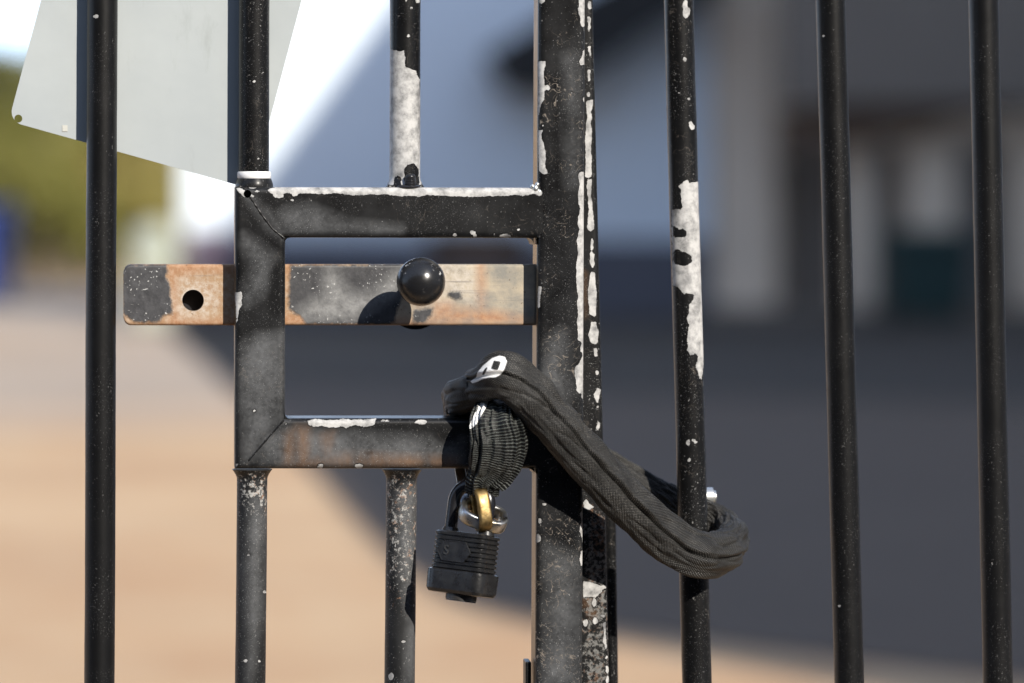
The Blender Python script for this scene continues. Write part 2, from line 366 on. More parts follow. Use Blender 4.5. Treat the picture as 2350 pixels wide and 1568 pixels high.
# ---- trees
def leaf_mat(name, a, b):
    m = Mat(name); m.set(Base_Color=m.mix(m.rng(m.noise(1.3, 4), .35, .65), a, b), Roughness=.6)
    m.b.inputs['Specular IOR Level'].default_value = .3; m.b.inputs['Transmission Weight'].default_value = 0.; m.b.inputs['Subsurface Weight'].default_value = 0.
    return m.m
ML = [leaf_mat('olive_leaves', (.12, .115, .022), (.20, .185, .045)), leaf_mat('yellow_green_leaves', (.17, .145, .03), (.28, .23, .075)), leaf_mat('dark_leaves', (.07, .07, .015), (.12, .115, .03))]
M_bark = simple('bark', (.12, .085, .06), .9, 0, .3, 8)
def leaves(bm_v, bm_f, centers, n, size):
    for c, r in centers:
        for _ in range(n):
            d = Vector((random.gauss(0, 1), random.gauss(0, 1), random.gauss(0, 1))).normalized()*r*random.uniform(.55, 1.05)
            p = c+d; a = Vector((random.gauss(0, 1), random.gauss(0, 1), random.gauss(0, .7))).normalized(); b_ = a.orthogonal().normalized()*size*random.uniform(.25, .5); a = a*size*random.uniform(.6, 1.2)
            i = len(bm_v); bm_v += [p-a, p+b_, p+a, p-b_]; bm_f.append((i, i+1, i+2, i+3))
def tree(x, y, h, cr, mat, label, low=.25):
    e = empty('leafy_tree', (x, y, 0), label, 'tree', 'trees behind the yard'); bm = bmesh.new()
    rod(bm, (x, y, 0), (x+.05, y, h*.55), .11, 12, .06)
    cs = []
    for k in range(9):
        a = k*2.4; zz = h*(low+(.92-low)*((k*.618) % 1)); rr = cr*(.75 if zz > h*.7 else 1)*random.uniform(.4, .75)
        q = Vector((x+rr*math.cos(a), y+rr*math.sin(a), zz)); rod(bm, (x+.03, y, min(zz*.7, h*.5)), q, .04, 8, .015); cs.append((q, cr*random.uniform(.38, .6)))
    cs.append((Vector((x, y, h*.6)), cr*.7)); cs.append((Vector((x+random.uniform(-.2, .2), y, h*.86)), cr*.5))
    bm_obj('trunk', bm, M_bark, e, smooth=60)
    v, f = [], []; leaves(v, f, cs, 420, .085)
    me = bpy.data.meshes.new('crown'); me.from_pydata(v, [], f); link('crown', me, mat, e)
TR = [(-60, 44, 3.05, 1.0, 2, 'tall dark olive tree at the far left edge behind the blue bin'),
      (95, 42, 3.0, .85, 0, 'olive green tree behind the lower left corner of the sign'),
      (200, 47, 3.3, .9, 0, 'deeper olive tree behind the leftmost gate bar'),
      (300, 43, 2.6, .7, 1, 'yellow green tree just right of the leftmost gate bar'),
      (385, 46, 2.9, .75, 1, 'yellow green tree nearest the corner of the white building')]
for px, D, h, cr, mi, lab in TR: tree(CX+(px-PX0)/F*D, D+CY, h, cr, ML[mi], lab)
# clipped hedge behind the trees
e = empty('hedge', (-1.6, 49, 0), 'long dense green hedge closing the view behind the trees', 'hedge')
v, f = [], []; cs = [(Vector((x, 49+random.uniform(-.3, .3), z)), .45) for x in np.arange(-6, 1.2, .42) for z in (.35, .95, 1.6, 2.2)]
leaves(v, f, cs, 130, .12); me = bpy.data.meshes.new('crown'); me.from_pydata(v, [], f); link('crown', me, ML[0], e)

# ------------------------------------------------------------------ left gate leaf
def rrect(wd, dp, r, nw, nd, nr=6):
    P = []
    for cx, cy, a0, n_, dx, dy, L in [(wd/2-r, -dp/2+r, -90, nd, 0, 1, dp-2*r), (wd/2-r, dp/2-r, 0, nw, -1, 0, wd-2*r), (-wd/2+r, dp/2-r, 90, nd, 0, -1, dp-2*r), (-wd/2+r, -dp/2+r, 180, nw, 1, 0, wd-2*r)]:
        for k in range(nr+1):
            a = math.radians(a0+90*k/nr); P.append((cx+r*math.cos(a), cy+r*math.sin(a)))
        ex, ey = P[-1]
        for k in range(1, n_): P.append((ex+dx*L*k/n_, ey+dy*L*k/n_))
    return np.array(P)
def stations(z0, z1, step=.0011):
    "dense inside the picture, sparse outside"
    s = [z0]; z = z0; up = 1 if z1 > z0 else -1
    while (z1-z)*up > 0:
        inside = .80 < z < 1.30
        z += up*(step if inside else .03)
        s.append(z if (z1-z)*up > 0 else z1)
    return np.array(s)
ZB, ZT = .10, 1.86
def line_at(p0, p1, z, y):
    "axis through the two gate points (px,py), continued to height z"
    a, b = G(*p0, y), G(*p1, y); t = (z-a.z)/(b.z-a.z); return a+(b-a)*t
def bar_mesh(name, p0, p1, z0, z1, r, y, flare0=0, flare1=0, n=44):
    zs = stations(z0, z1); t = np.linspace(0, 2*math.pi, n, endpoint=False)
    V = np.zeros((len(zs), n, 3))
    for i, z in enumerate(zs):
        c = line_at(p0, p1, z, y); rr = r
        for fl, ze in ((flare0, z0), (flare1, z1)):
            if fl:
                d = abs(z-ze); rr += fl*max(0, 1-d/.006)**1.5 if d < .006 else 0
        k = p0[0]*.013; ox = .00035*mnoise.noise(Vector((z*5, k, 0)))
        lump = np.array([mnoise.noise(Vector((z*28, math.cos(q)*1.3+k, math.sin(q)*1.3)))*.00013+mnoise.noise(Vector((z*110, math.cos(q)*2.5+k, math.sin(q)*2.5)))*.00005 for q in t]) if .80 < z < 1.30 else 0
        V[i, :, 0] = c.x+ox+(rr+lump)*np.cos(t); V[i, :, 1] = c.y+(rr+lump)*np.sin(t); V[i, :, 2] = z
    return grid(name, V)
def hbox_rail(bm, z, y, xa, xb, hw=.016): box(bm, (xa, y-hw, z-hw), (xb, y+hw, z+hw), .004)

gl = empty('metal_gate', (-.05, 0, 0), 'black gate leaf on the left with welded lock box and sliding bolt', 'gate', 'leaves of the black metal gate')
gr = empty('metal_gate', (.25, .034, 0), 'black gate leaf on the right, leaning slightly, with peeling bars', 'gate', 'leaves of the black metal gate')
R0 = .0098
# frame box
YF = 0.0; HB = .0161
path = [G(1246, 489, -HB), G(597, 487.5, -HB), G(596.5, 1018.5, -HB), G(1246, 1018, -HB)]
prof = rrect(.0322, .0322, .0036, 26, 12)
def ring_at(c, m): return np.stack([c.x+m.x*prof[:, 0], np.full(len(prof), 0.)+prof[:, 1], c.z+m.z*prof[:, 0]], 1)
dirs = [(path[i+1]-path[i]).normalized() for i in range(3)]
nor = [Vector((-d.z, 0, d.x)) for d in dirs]
ends = [nor[0], (nor[0]+nor[1])/(1+nor[0].dot(nor[1])), (nor[1]+nor[2])/(1+nor[1].dot(nor[2])), nor[2]]
rings = []
for i in range(3):
    A_, B_ = ring_at(path[i], ends[i]), ring_at(path[i+1], ends[i+1]); k = int((path[i+1]-path[i]).length/.0011)
    for j in range(k+(i == 2)): rings.append(A_+(B_-A_)*j/k)
me = grid('lock_frame', np.array(rings))
bmc = bmesh.new(); p = G(568, 445, -HB); rod(bmc, p+Vector((0, -.01, 0)), p+Vector((0, .012, 0)), .0025, 24); me = cut(me, bmc)
z2, z3, z7 = Z(520, 380, 3.92), Z(900, 380, 3.267), Z(540, 940, 3.092)
top_edge = [(640, 424)] + z2([(520, 330), (575, 385), (640, 408), (672, 395), (680, 362), (735, 358), (775, 392), (800, 380), (830, 365), (1000, 366), (1200, 368), (1410, 380), (1500, 366)]) + z3([(60, 308), (150, 308), (200, 320), (330, 318), (400, 330), (480, 316), (600, 318), (700, 325), (860, 335), (950, 320), (1050, 324), (1150, 312), (1250, 322), (1320, 305), (1370, 330), (1385, 300), (1375, 262)]) + [(1236, 424)]
corner = z2([(215, 315), (255, 300), (300, 330), (330, 400), (285, 385), (235, 350)])
corner2 = [z2(ell(380, 300, 45, 10)), z2(ell(430, 345, 26, 10)), z2(ell(760, 425, 12, 10)), z2(ell(375, 385, 22, 18))]
lowedge = z7([(640, 262), (1168, 255), (1165, 300), (1120, 318), (1060, 318), (1010, 304), (950, 322), (900, 312), (820, 322), (760, 306), (700, 318), (655, 300)])
spots = [z7(ell(1240, 270, 34, 10)), z7(ell(1505, 280, 50, 17)), z7(ell(750, 614, 24, 18)), z7(ell(1042, 614, 26, 16)), z7(ell(488, 292, 9, 8)), z7(ell(250, 196, 7, 6)), z7(ell(120, 602, 14, 12)),
         z3(ell(685, 630, 16, 12)), z3(ell(1090, 640, 44, 18)), z3(ell(830, 612, 24, 14)), z3(ell(850, 640, 12, 14)), z3(ell(1195, 592, 14, 14)), z3(ell(1003, 628, 9, 9)), z3(ell(785, 605, 10, 8))]
leftpeel = z2([(215, 1305), (262, 1302), (280, 1340), (275, 1410), (255, 1460), (240, 1568), (215, 1568)])
leftpeel2 = Z(250, 620, 4.7)([(1525, 440), (1590, 440), (1605, 500), (1600, 590), (1565, 650), (1560, 760), (1535, 810), (1525, 700)])
dustp = [z2([(640, 560), (700, 520), (800, 470), (900, 480), (1100, 560), (1300, 640), (1500, 660), (1800, 690), (1790, 735), (1200, 735), (900, 730), (720, 740)]),
         z2([(300, 760), (460, 860), (590, 960), (560, 1050), (530, 1130), (530, 1240), (470, 1330), (330, 1420), (270, 1340), (350, 1180), (390, 1040), (280, 860)]),
         [(556, 792), (590, 770), (655, 765), (655, 950), (610, 1000), (565, 1060), (552, 930)], [(590, 1000), (660, 985), (880, 1000), (1060, 1010), (1060, 1066), (600, 1070)],
         z2([(500, 520), (620, 640), (700, 740), (640, 750), (560, 620)])]
darkp = [z2([(540, 1130), (590, 1050), (640, 1020), (700, 1010), (700, 1500), (600, 1540), (520, 1480), (545, 1300)]), [(995, 985), (1060, 985), (1045, 1010), (1018, 1016), (1000, 1005)]]
wlines = [([(572, 450), (600, 490), (620, 522), (650, 545)], 2.5), ([(655, 962), (620, 1000), (578, 1050)], 1.5)]
rustp = [[(680, 980), (712, 980), (706, 1064), (688, 1068)], [(652, 995), (676, 985), (672, 1066), (650, 1070)], [(735, 1000), (768, 992), (758, 1050), (742, 1052)], [(770, 1040), (1050, 1050), (1050, 1072), (640, 1074)]]
wear(me, bare=([top_edge, corner, lowedge, leftpeel, leftpeel2]+corner2+spots, (), (), 12), dust=(dustp, wlines, (), 22), dark=(darkp, (), (), 7), rust=(rustp, (), (), 14))
link('lock_frame', me, MP_box, gl)
# weld fillets in the inner corners of the frame, and at the post
def fillet(px, py, dx, dy, r=13):
    c = [(px, py)]+[(px+dx*r*(1-math.sin(a)), py+dy*r*(1-math.cos(a))) for a in [math.pi/2*k/6 for k in range(7)]]
    bm = bmesh.new(); prism(bm, [G(x, y, -HB+.0012) for x, y in c], Vector((0, .028, 0))); bm_obj('weld_fillet', bm, MP_box, gl)
fillet(653, 545.5, 1, 1); fillet(653, 961, 1, -1); fillet(1225, 546, -1, 1, 16); fillet(1225, 961, -1, -1); fillet(1226, 1076, -1, 1, 12)
bm = bmesh.new()
for px, py, r in [(1229, 433, 6), (1222, 428, 4), (1233, 424, 4), (1238, 440, 4), (1240, 452, 3)]:
    bmesh.ops.create_icosphere(bm, subdivisions=3, radius=r*.00028, matrix=Matrix.Translation(G(px, py, -.0145)) @ Matrix.Diagonal((1.2, 1.2, 1.5, 1)))
bm_obj('weld_spatter', bm, M_steel, gl, smooth=80)

def bead(pts, r, y, parent, mat=MP_box):
    "lumpy weld run half sunk along the picture points pts"
    P = [G(a, b, y) for a, b in pts]; n_ = 60; V = np.zeros((n_, 12, 3)); t = np.linspace(0, 2*math.pi, 12, endpoint=False)
    L = np.concatenate([[0], np.cumsum([(P[k+1]-P[k]).length for k in range(len(P)-1)])]); A = np.array([list(p) for p in P])
    C_ = np.stack([np.interp(np.linspace(0, L[-1], n_), L, A[:, k]) for k in range(3)], 1); d = (P[-1]-P[0]).normalized(); nx = Vector((-d.z, 0, d.x))
    for i in range(n_):
        rr = r*(.95+.10*math.sin(i*.7)+.38*mnoise.noise(Vector((i*.33, r*900, pts[0][0]))))
        for k in range(12): V[i, k] = C_[i]+np.array(nx*math.cos(t[k])*rr)+np.array([0, .55*rr*math.sin(t[k]), 0])
    link('weld_bead', grid('weld_bead', V), mat, parent)
bead([(574, 452), (600, 492), (625, 525), (652, 547)], .0007, -HB, gl); bead([(652, 964), (618, 1002), (570, 1058)], .0006, -HB, gl)
bead([(1236, 440), (1237, 480), (1237, 545)], .0013, -HB+.0008, gl); bead([(1234, 962), (1234, 1020), (1233, 1074)], .0013, -HB+.0008, gl)
bead([(890, 430), (915, 431), (940, 431), (968, 430)], .0016, -.0095, gl); bead([(548, 430), (583, 431), (620, 430)], .0013, -.0105, gl)
# bars of the left leaf
bars = [((235, 0), (228, 1568), ZB, ZT, 0, 0, MP_clean, {}),
        ((583.5, 0), (582.5, 430), G(583, 428, 0).z, ZT, .0022, 0, MP_bar, {}),
        ((929.5, 0), (929, 430), G(929, 431, 0).z, ZT, .003, 0, MP_bar, {}),
        ((578.5, 1085), (573.5, 1568), ZB, G(578, 1077, 0).z, 0, .0032, MP_rust, {}),
        ((922, 1085), (917, 1568), ZB, G(922, 1077, 0).z, 0, .0032, MP_rust, {})]
z6 = Z(520, 0, 3.267)
b3 = z6([(1405, 372), (1436, 395), (1480, 408), (1520, 402), (1525, 430), (1537, 468), (1532, 500), (1540, 532), (1580, 548), (1622, 560), (1632, 600), (1655, 625), (1660, 1490), (1400, 1490)])
b3h = [z6([(1532, 1500), (1530, 1340), (1560, 1315), (1600, 1300), (1640, 1345), (1645, 1500)]), z6([(1438, 1500), (1445, 1415), (1470, 1405), (1500, 1408), (1502, 1500)])]
b3s = [z6(ell(1585, 62, 13, 12)), z6(ell(1480, 132, 16, 9)), z6(ell(1560, 285, 15, 11)), z6(ell(1632, 5, 16, 14)), z6(ell(1538, 5, 8, 10))]
b1s = [Z(0, 0, 3.0157)(ell(705, 120, 24, 13))]
b2s = [z6(ell(330, 650, 10, 9)), z6(ell(360, 1265, 20, 12))]
b2l = [Z(150, 1000, 2.347)(ell(1072, 832, 10, 9)), Z(150, 1000, 2.347)(ell(1055, 1440, 13, 9)), Z(150, 1000, 2.347)(ell(1135, 1442, 9, 7)), Z(150, 1000, 2.347)(ell(1163, 1045, 9, 9))]
b3l = [Z(880, 1120, 2.862)(ell(215, 1520, 18, 28)), Z(880, 1120, 2.862)(ell(372, 1026, 8, 12)), Z(880, 1120, 2.862)(ell(242, 605, 10, 20)), Z(880, 1120, 2.862)(ell(300, 1278, 16, 8))]
marks = [dict(bare=(b1s, (), (), 8)), dict(bare=(b2s, (), (), 8)), dict(bare=([b3]+b3s, (), b3h, 12)),
         dict(bare=(b2l, (), (), 8), rusty=([[(530, 1085), (630, 1085), (630, 1190), (530, 1160)]], (), (), 60), dust=([[(575, 1140), (612, 1140), (600, 1420), (570, 1560), (560, 1300)]], (), (), 25)),
         dict(bare=(b3l, (), (), 8), rusty=([[(870, 1085), (970, 1085), (970, 1400), (870, 1300)]], (), (), 90), dust=([[(905, 1130), (960, 1110), (955, 1568), (930, 1568), (935, 1460), (940, 1430), (915, 1330)]], (), (), 18))]
for (p0, p1, z0, z1, f0, f1, mt, _), mk in zip(bars, marks):
    me = bar_mesh('bar', p0, p1, z0, z1, R0, 0, f0, f1); wear(me, **mk); link('bar', me, mt, gl)
# white plastic ring on the bar and the neck under it
zc0, zc1 = G(583, 410, 0).z, G(583, 394, 0).z
bm = bmesh.new(); cx = G(583.3, 400, 0).x
prof2 = [(R0+.0002, zc0), (.0104, zc0), (.0108, zc0+.0006), (.0108, zc1-.0006), (.0104, zc1), (R0+.0002, zc1)]
n = 48; rows = [[bm.verts.new((cx+r*math.cos(2*math.pi*k/n), r*math.sin(2*math.pi*k/n), z)) for k in range(n)] for r, z in prof2]
for a, b_ in zip(rows, rows[1:]+rows[:1]):
    for k in range(n): bm.faces.new((a[k], a[(k+1) % n], b_[(k+1) % n], b_[k]))
bm_obj('collar', bm, M_white, gl, smooth=35)
zs = np.linspace(G(583, 431, 0).z, zc0-.0001, 14); t = np.linspace(0, 2*math.pi, 44, endpoint=False); V = np.zeros((14, 44, 3))
for i, z in enumerate(zs):
    r = .0106+.0012*math.sin((1-i/13)*math.pi*.6); V[i, :, 0] = cx+r*np.cos(t)*(1.03); V[i, :, 1] = r*np.sin(t)*1.2; V[i, :, 2] = z
link('bar_socket', grid('bar_socket', V), MP_box, gl)
# threaded stud in front of the peeled bar
bm = bmesh.new(); p = G(942, 430, -.0125); t_ = .0038
for k in range(7): rod(bm, p+Vector((0, 0, .0010*k)), p+Vector((0, 0, .0010*k+.0005)), t_*(1.10-.03*k), 24, t_*(.98-.03*k)); rod(bm, p+Vector((0, 0, .0010*k+.0005)), p+Vector((0, 0, .0010*k+.001)), t_*(.98-.03*k), 24, t_*(1.07-.03*k))
bmesh.ops.create_icosphere(bm, subdivisions=3, radius=.0034, matrix=Matrix.Translation(p+Vector((0, 0, .0065))) @ Matrix.Diagonal((1, 1, .7, 1)))
bmesh.ops.create_icosphere(bm, subdivisions=3, radius=.006, matrix=Matrix.Translation(p+Vector((-.001, .002, .0002))) @ Matrix.Diagonal((1.3, 1, .3, 1)))
bm_obj('stud', bm, simple('black_oxide_metal', (.03, .03, .032), .3, .5, .3, 300), gl, smooth=30)

# post
prof_p = rrect(.0300, .0322, .0042, 26, 12)
def tube_rect(name, p0, p1, z0, z1, y, prof):
    zs = stations(z0, z1); V = np.zeros((len(zs), len(prof), 3))
    for i, z in enumerate(zs):
        c = line_at(p0, p1, z, y); V[i, :, 0] = c.x+prof[:, 0]; V[i, :, 1] = y+prof[:, 1]; V[i, :, 2] = z
    return grid(name, V)
def shift_to_front(px, py, yf): return px, py
pm = tube_rect('post', (1289.5-6.4, 0), (1283-6.4, 1568), ZB-.05, ZT, 0, prof_p)
# (the axis is deeper than the face, so its picture place is taken from the face itself)
z1c, z5 = Z(1250, 0, 2.8), Z(1000, 820, 3.92); z8 = Z(1240, 1150, 3.028)
pl = [z1c([(183, -30), (225, -30), (222, 10), (200, 28), (185, 20)]), z1c([(178, 420), (235, 415), (232, 450), (222, 480), (218, 530), (226, 585), (245, 578), (262, 600), (258, 622), (226, 618), (222, 680), (205, 705), (190, 745), (183, 795), (174, 760)]),
      z1c([(176, 890), (210, 888), (207, 950), (222, 1010), (232, 1090), (230, 1140), (244, 1165), (243, 1192), (210, 1190), (184, 1165)]), z1c(ell(212, 858, 9, 8)), z1c(ell(410, 632, 7, 7)),
      z1c([(455, -20), (507, -20), (506, 160), (490, 190), (470, 178), (462, 110), (449, 65), (460, 30)]), z1c([(490, 338), (505, 345), (502, 400), (490, 445), (470, 445), (457, 425), (478, 385)]), z1c(ell(495, 682, 12, 18)),
      z1c([(450, 1185), (470, 1172), (500, 1178), (503, 1300), (503, 1400), (452, 1400), (460, 1260)]),
      z3([(1690, 125), (1730, 130), (1735, 1300), (1732, 1500), (1728, 1568), (1690, 1568), (1685, 1520), (1704, 1492), (1664, 1475), (1668, 1400), (1662, 1330), (1672, 1260), (1662, 1190), (1676, 1120), (1662, 1080), (1650, 980), (1656, 860), (1668, 780), (1662, 680), (1682, 590), (1668, 530), (1682, 420), (1668, 300), (1684, 220), (1668, 160)]),
      z5([(1600, -20), (1680, -20), (1680, 610), (1640, 598), (1645, 552), (1612, 555), (1598, 530), (1590, 400), (1578, 310), (1625, 258), (1636, 215), (1655, 180), (1630, 120), (1642, 70)]),
      z3([(1352, 1040), (1378, 1045), (1372, 1130), (1365, 1215), (1348, 1210), (1345, 1150)]),
      z8([(245, 118), (285, 92), (290, 100), (255, 125)]), z8(ell(270, 247, 16, 9)), z8(ell(236, 370, 14, 20)), z8(ell(225, 500, 18, 32)), z8(ell(512, 452, 12, 5)), z8(ell(500, 388, 10, 4)),
      z8([(530, 310), (545, 300), (556, 330), (556, 540), (545, 500), (530, 440), (535, 390), (545, 370)]), z8([(540, 590), (552, 590), (553, 690), (538, 700), (530, 650)])]
dustpost = [[(1255, 1250), (1325, 1290), (1320, 1568), (1250, 1568)], [(1250, 800), (1290, 760), (1310, 900), (1290, 930), (1240, 870)], [(1300, 130), (1322, 130), (1322, 420), (1310, 420)]]
wear(pm, bare=(pl, (), (), 10), dust=(dustpost, (), (), 30))
link('post', pm, MP_post, gl)
# thin bracket beside the foot of the post in view, and the rails beyond the frame
bm = bmesh.new(); a, b_ = G(1204, 1516, .0), G(1217, 1516, .0); box(bm, (a.x, -.006, ZB+.02), (b_.x, .010, a.z), .0008); bm_obj('drop_bolt_guide', bm, MP_clean, gl)
xl = G(180, 0, 0).x; xr = G(1225, 0, 0).x
for z in (ZB-.016, ZT+.016):
    bm = bmesh.new(); hbox_rail(bm, z, 0, xl, xr-.004); bm_obj('rail', bm, MP_clean, gl)

# sliding bolt with knob
b0, b1 = G(283, 607, 0), G(1236, 747, 0)
cz = (b0.z+b1.z)/2; hh = (b0.z-b1.z)/2; th = .0075
pr = rrect(2*hh, 2*th, .0018, 34, 8, 4)      # u -> z, v -> y
xs = np.arange(b0.x, b1.x+.0005, .0011); V = np.zeros((len(xs), len(pr), 3))
for i, xx in enumerate(xs):
    d = xx-b0.x; rc = .0050; sc = 1.0 if d > rc else (hh-rc+math.sqrt(max(0, rc*rc-(rc-d)**2)))/hh
    V[i, :, 0] = xx; V[i, :, 1] = th+pr[:, 1]; V[i, :, 2] = cz+pr[:, 0]*sc
bmc = bmesh.new(); p = G(443, 690, 0); rod(bmc, p+Vector((0, -.01, 0)), p+Vector((0, .0135, 0)), .0070, 40)
me = cut(grid('sliding_bolt', V), bmc)
z4 = Z(250, 620, 4.7)
paintp = [z4([(225, 150), (300, 120), (740, 118), (750, 200), (728, 250), (770, 350), (782, 430), (778, 480), (800, 560), (805, 690), (700, 700), (660, 780), (380, 785), (300, 740), (230, 700)]),
          z2([(745, 1050), (1960, 1040), (1900, 1200), (1760, 1260), (1700, 1618), (900, 1618), (830, 1530), (725, 1470), (730, 1200)]),
          z3([(625, 1120), (640, 1090), (730, 1080), (750, 1140), (690, 1150)]), z3([(355, 1235), (420, 1225), (520, 1215), (500, 1275), (470, 1300), (440, 1335), (350, 1335)]),
          z3([(0, 860), (280, 860), (240, 1000), (280, 1100), (200, 1330), (0, 1330)])]
dustb = [z2([(1100, 1100), (1180, 1120), (1230, 1230), (1330, 1330), (1500, 1330), (1700, 1180), (1900, 1060), (1960, 1200), (1600, 1400), (1350, 1568), (830, 1568), (850, 1480), (960, 1400), (1080, 1380)])]
rustb = [z4([(740, 110), (830, 110), (830, 560), (800, 700), (760, 770), (640, 800), (300, 840), (240, 760), (240, 880), (1600, 880), (1600, 760), (900, 740), (840, 680), (800, 300)]), [(395, 604), (540, 604), (540, 628), (470, 620), (395, 632)],
         z3([(450, 1335), (540, 1190), (640, 1180), (700, 1220), (900, 1230), (1240, 1290), (1240, 1345)]), [(650, 720), (800, 735), (1240, 738), (1240, 752), (650, 752)], [(655, 604), (668, 604), (668, 640), (658, 660)], z3([(880, 860), (920, 860), (915, 1300), (885, 1300)])]
paleb = [ell(443, 690, 44, 40), z3([(560, 870), (860, 880), (870, 1150), (700, 1120), (560, 1060)]), z3([(560, 1100), (620, 1080), (620, 1190), (540, 1200)])]
wear(me, paint=(paintp, (), (), 15), dust=(dustb, (), (), 22), rust=(rustb, (), (), 16), pale=(paleb, (), (), 26))
m = Mat('rusty_zinc_bolt')
n1 = m.noise(55, 6, .65); n2 = m.noise(260, 5, .7); n3 = m.noise(28, 4, .6); streak = m.noise(70, 5, .65, m.scl(m.co, (.18, 1, 1)))
c = m.mix(m.rng(streak, .35, .65), (.28, .155, .075), (.34, .235, .14))
c = m.mix(m.rng(n2, .45, .7, 0, .5), c, (.52, .47, .40))
right = m.rng(m.sub(m.n.new('ShaderNodeSeparateXYZ').outputs[0], 0), 0, 1)
sx_ = m.n.new('ShaderNodeSeparateXYZ'); m.t.links.new(m.co, sx_.inputs[0])
rt = m.rng(m.add(sx_.outputs[0], m.mul(m.sub(n1, .5), .05)), -.085, .02)
c = m.mix(rt, c, m.mix(m.rng(m.add(n1, m.mul(m.sub(streak, .5), .6)), .35, .65), (.21, .20, .175), (.40, .34, .25)))
c = m.mix(m.mul(m.attr('pale'), m.rng(n2, .38, .6, .15, .9)), c, (.50, .45, .39))
c = m.mix(m.mul(m.attr('rust'), m.rng(n1, .3, .62, .35, .95)), c, m.mix(m.rng(n2, .4, .6), (.29, .125, .055), (.38, .19, .09)))
rub = m.rng(m.noise(300, 3, .6, m.scl(m.co, (.035, 1, 1))), .60, .68, 0, .55); c = m.mix(m.mul(rub, m.rng(m.noise(30, 2), .4, .6)), c, (.12, .115, .11))
pit = m.rng(m.noise(420, 3, .6), .64, .70, 0, .7); c = m.mix(pit, c, (.10, .06, .035))
edge = m.mul(m.sub(m.noise(230, 5, .72), .5), .62)
pt = m.mul(m.rng(m.add(m.attr('paint'), edge), .37, .63), m.rng(m.attr('paint'), .01, .2))
dst = m.mul(m.attr('dust'), m.rng(m.add(n1, m.mul(m.sub(n2, .5), .8)), .25, .7, .2, 1.))
pc = m.mix(m.rng(m.noise(170, 4, .7, m.scl(m.co, (1, 1, .7))), .4, .75, 0, .6), (.030, .030, .033), (.10, .10, .105)); pc = m.mix(dst, pc, (.27, .27, .265))
pc = m.mix(m.mul(m.rng(m.noise(520, 2.2, .55), .63, .66), m.rng(m.noise(45, 3), .47, .55)), pc, (.45, .45, .44))
c = m.mix(pt, c, pc)
m.set(Base_Color=c, Roughness=m.rng(pt, 0, 1, .72, .5)); m.bump(m.add(m.mul(pt, .6), m.mul(n2, .5)), .0005)
bolt = link('sliding_bolt', me, m.m, gl)
# black disc that paints in the dark of the bolt's unlit hollow
bm = bmesh.new(); rod(bm, p+Vector((0, .0131, 0)), p+Vector((0, .0134, 0)), .0069, 40); bm_obj('hole_shade', bm, M_hole, bolt)
mk = Mat('black_knob'); sp = mk.mul(mk.rng(mk.noise(330, 2.5, .55), .645, .67), mk.rng(mk.noise(70, 2), .5, .56))
mk.set(Base_Color=mk.mix(sp, (.012, .012, .013), (.4, .4, .4)), Roughness=mk.rng(mk.noise(90, 4),   .3, .7, .20, .34)); mk.bump(mk.add(mk.noise(160, 3), mk.mul(sp, -1.)), .0002)
kp = G(966, 647, -.038); bm = bmesh.new()
bmesh.ops.create_uvsphere(bm, u_segments=64, v_segments=40, radius=.0154, matrix=Matrix.Translation(kp) @ Matrix.Rotation(math.radians(90), 4, 'X'))
knob = bm_obj('knob', bm, mk.m, bolt, smooth=80)
bm = bmesh.new(); rod(bm, kp+Vector((0, .013, 0)), Vector((kp.x, .0, kp.z)), .0055); rod(bm, Vector((kp.x, -.004, kp.z)), Vector((kp.x, -.0003, kp.z)), .009, 32); bm_obj('stem', bm, mk.m, knob, smooth=40)
bm = bmesh.new(); q = G(953, 690, .018); rod(bm, q, q+Vector((0, .004, 0)), .0188, 48); bm_obj('back_washer', bm, MP_clean, bolt, smooth=40)

# ------------------------------------------------------------------ right gate leaf
YR = .034
RB = [((1557.5, 0), (1600, 1568), MP_bar), ((1906, 0), (1949, 1568), MP_clean), ((2257, 0), (2290, 1568), MP_clean)]
zr = Z(1550, 380, 2.613)
r1 = zr([(400, 165), (392, 163), (350, 172), (335, 150), (312, 168), (275, 195), (300, 212), (295, 262), (303, 325), (290, 342), (233, 345), (238, 825), (255, 828), (300, 870), (315, 885), (335, 878), (378, 885), (372, 920), (348, 950), (350, 1000), (328, 1030), (350, 1080), (338, 1150), (335, 1240), (355, 1275), (385, 1262), (402, 1280), (400, 1310), (388, 1340), (400, 1380), (410, 1425), (428, 1428), (440, 1300), (440, 165)])
r1h = [zr([(245, 470), (250, 450), (265, 462), (285, 482), (305, 465), (328, 485), (325, 515), (290, 522), (255, 520), (243, 500)]), zr([(250, 610), (262, 600), (330, 620), (365, 645), (360, 680), (335, 700), (300, 698), (255, 690), (246, 650)])]
r1s = [z1c([(1170, 30), (1180, 0), (1198, 5), (1200, 50), (1218, 70), (1208, 110), (1190, 125), (1172, 100)]), z1c(ell(1183, 408, 12, 13)), z1c([(1205, 850), (1225, 825), (1235, 850), (1250, 860), (1245, 892), (1215, 885)]), z1c(ell(1145, 635, 8, 8)), z1c(ell(1243, 1194, 8, 14)), z1c(ell(1208, 676, 9, 8)),
       Z(1380, 1050, 3.733)(ell(1118, 115, 20, 30)), Z(1380, 1050, 3.733)([(1155, 85), (1175, 80), (1198, 110), (1185, 124)]), Z(1380, 1050, 3.733)(ell(1128, 275, 20, 26)), Z(1380, 1050, 3.733)(ell(1162, 845, 14, 16))]
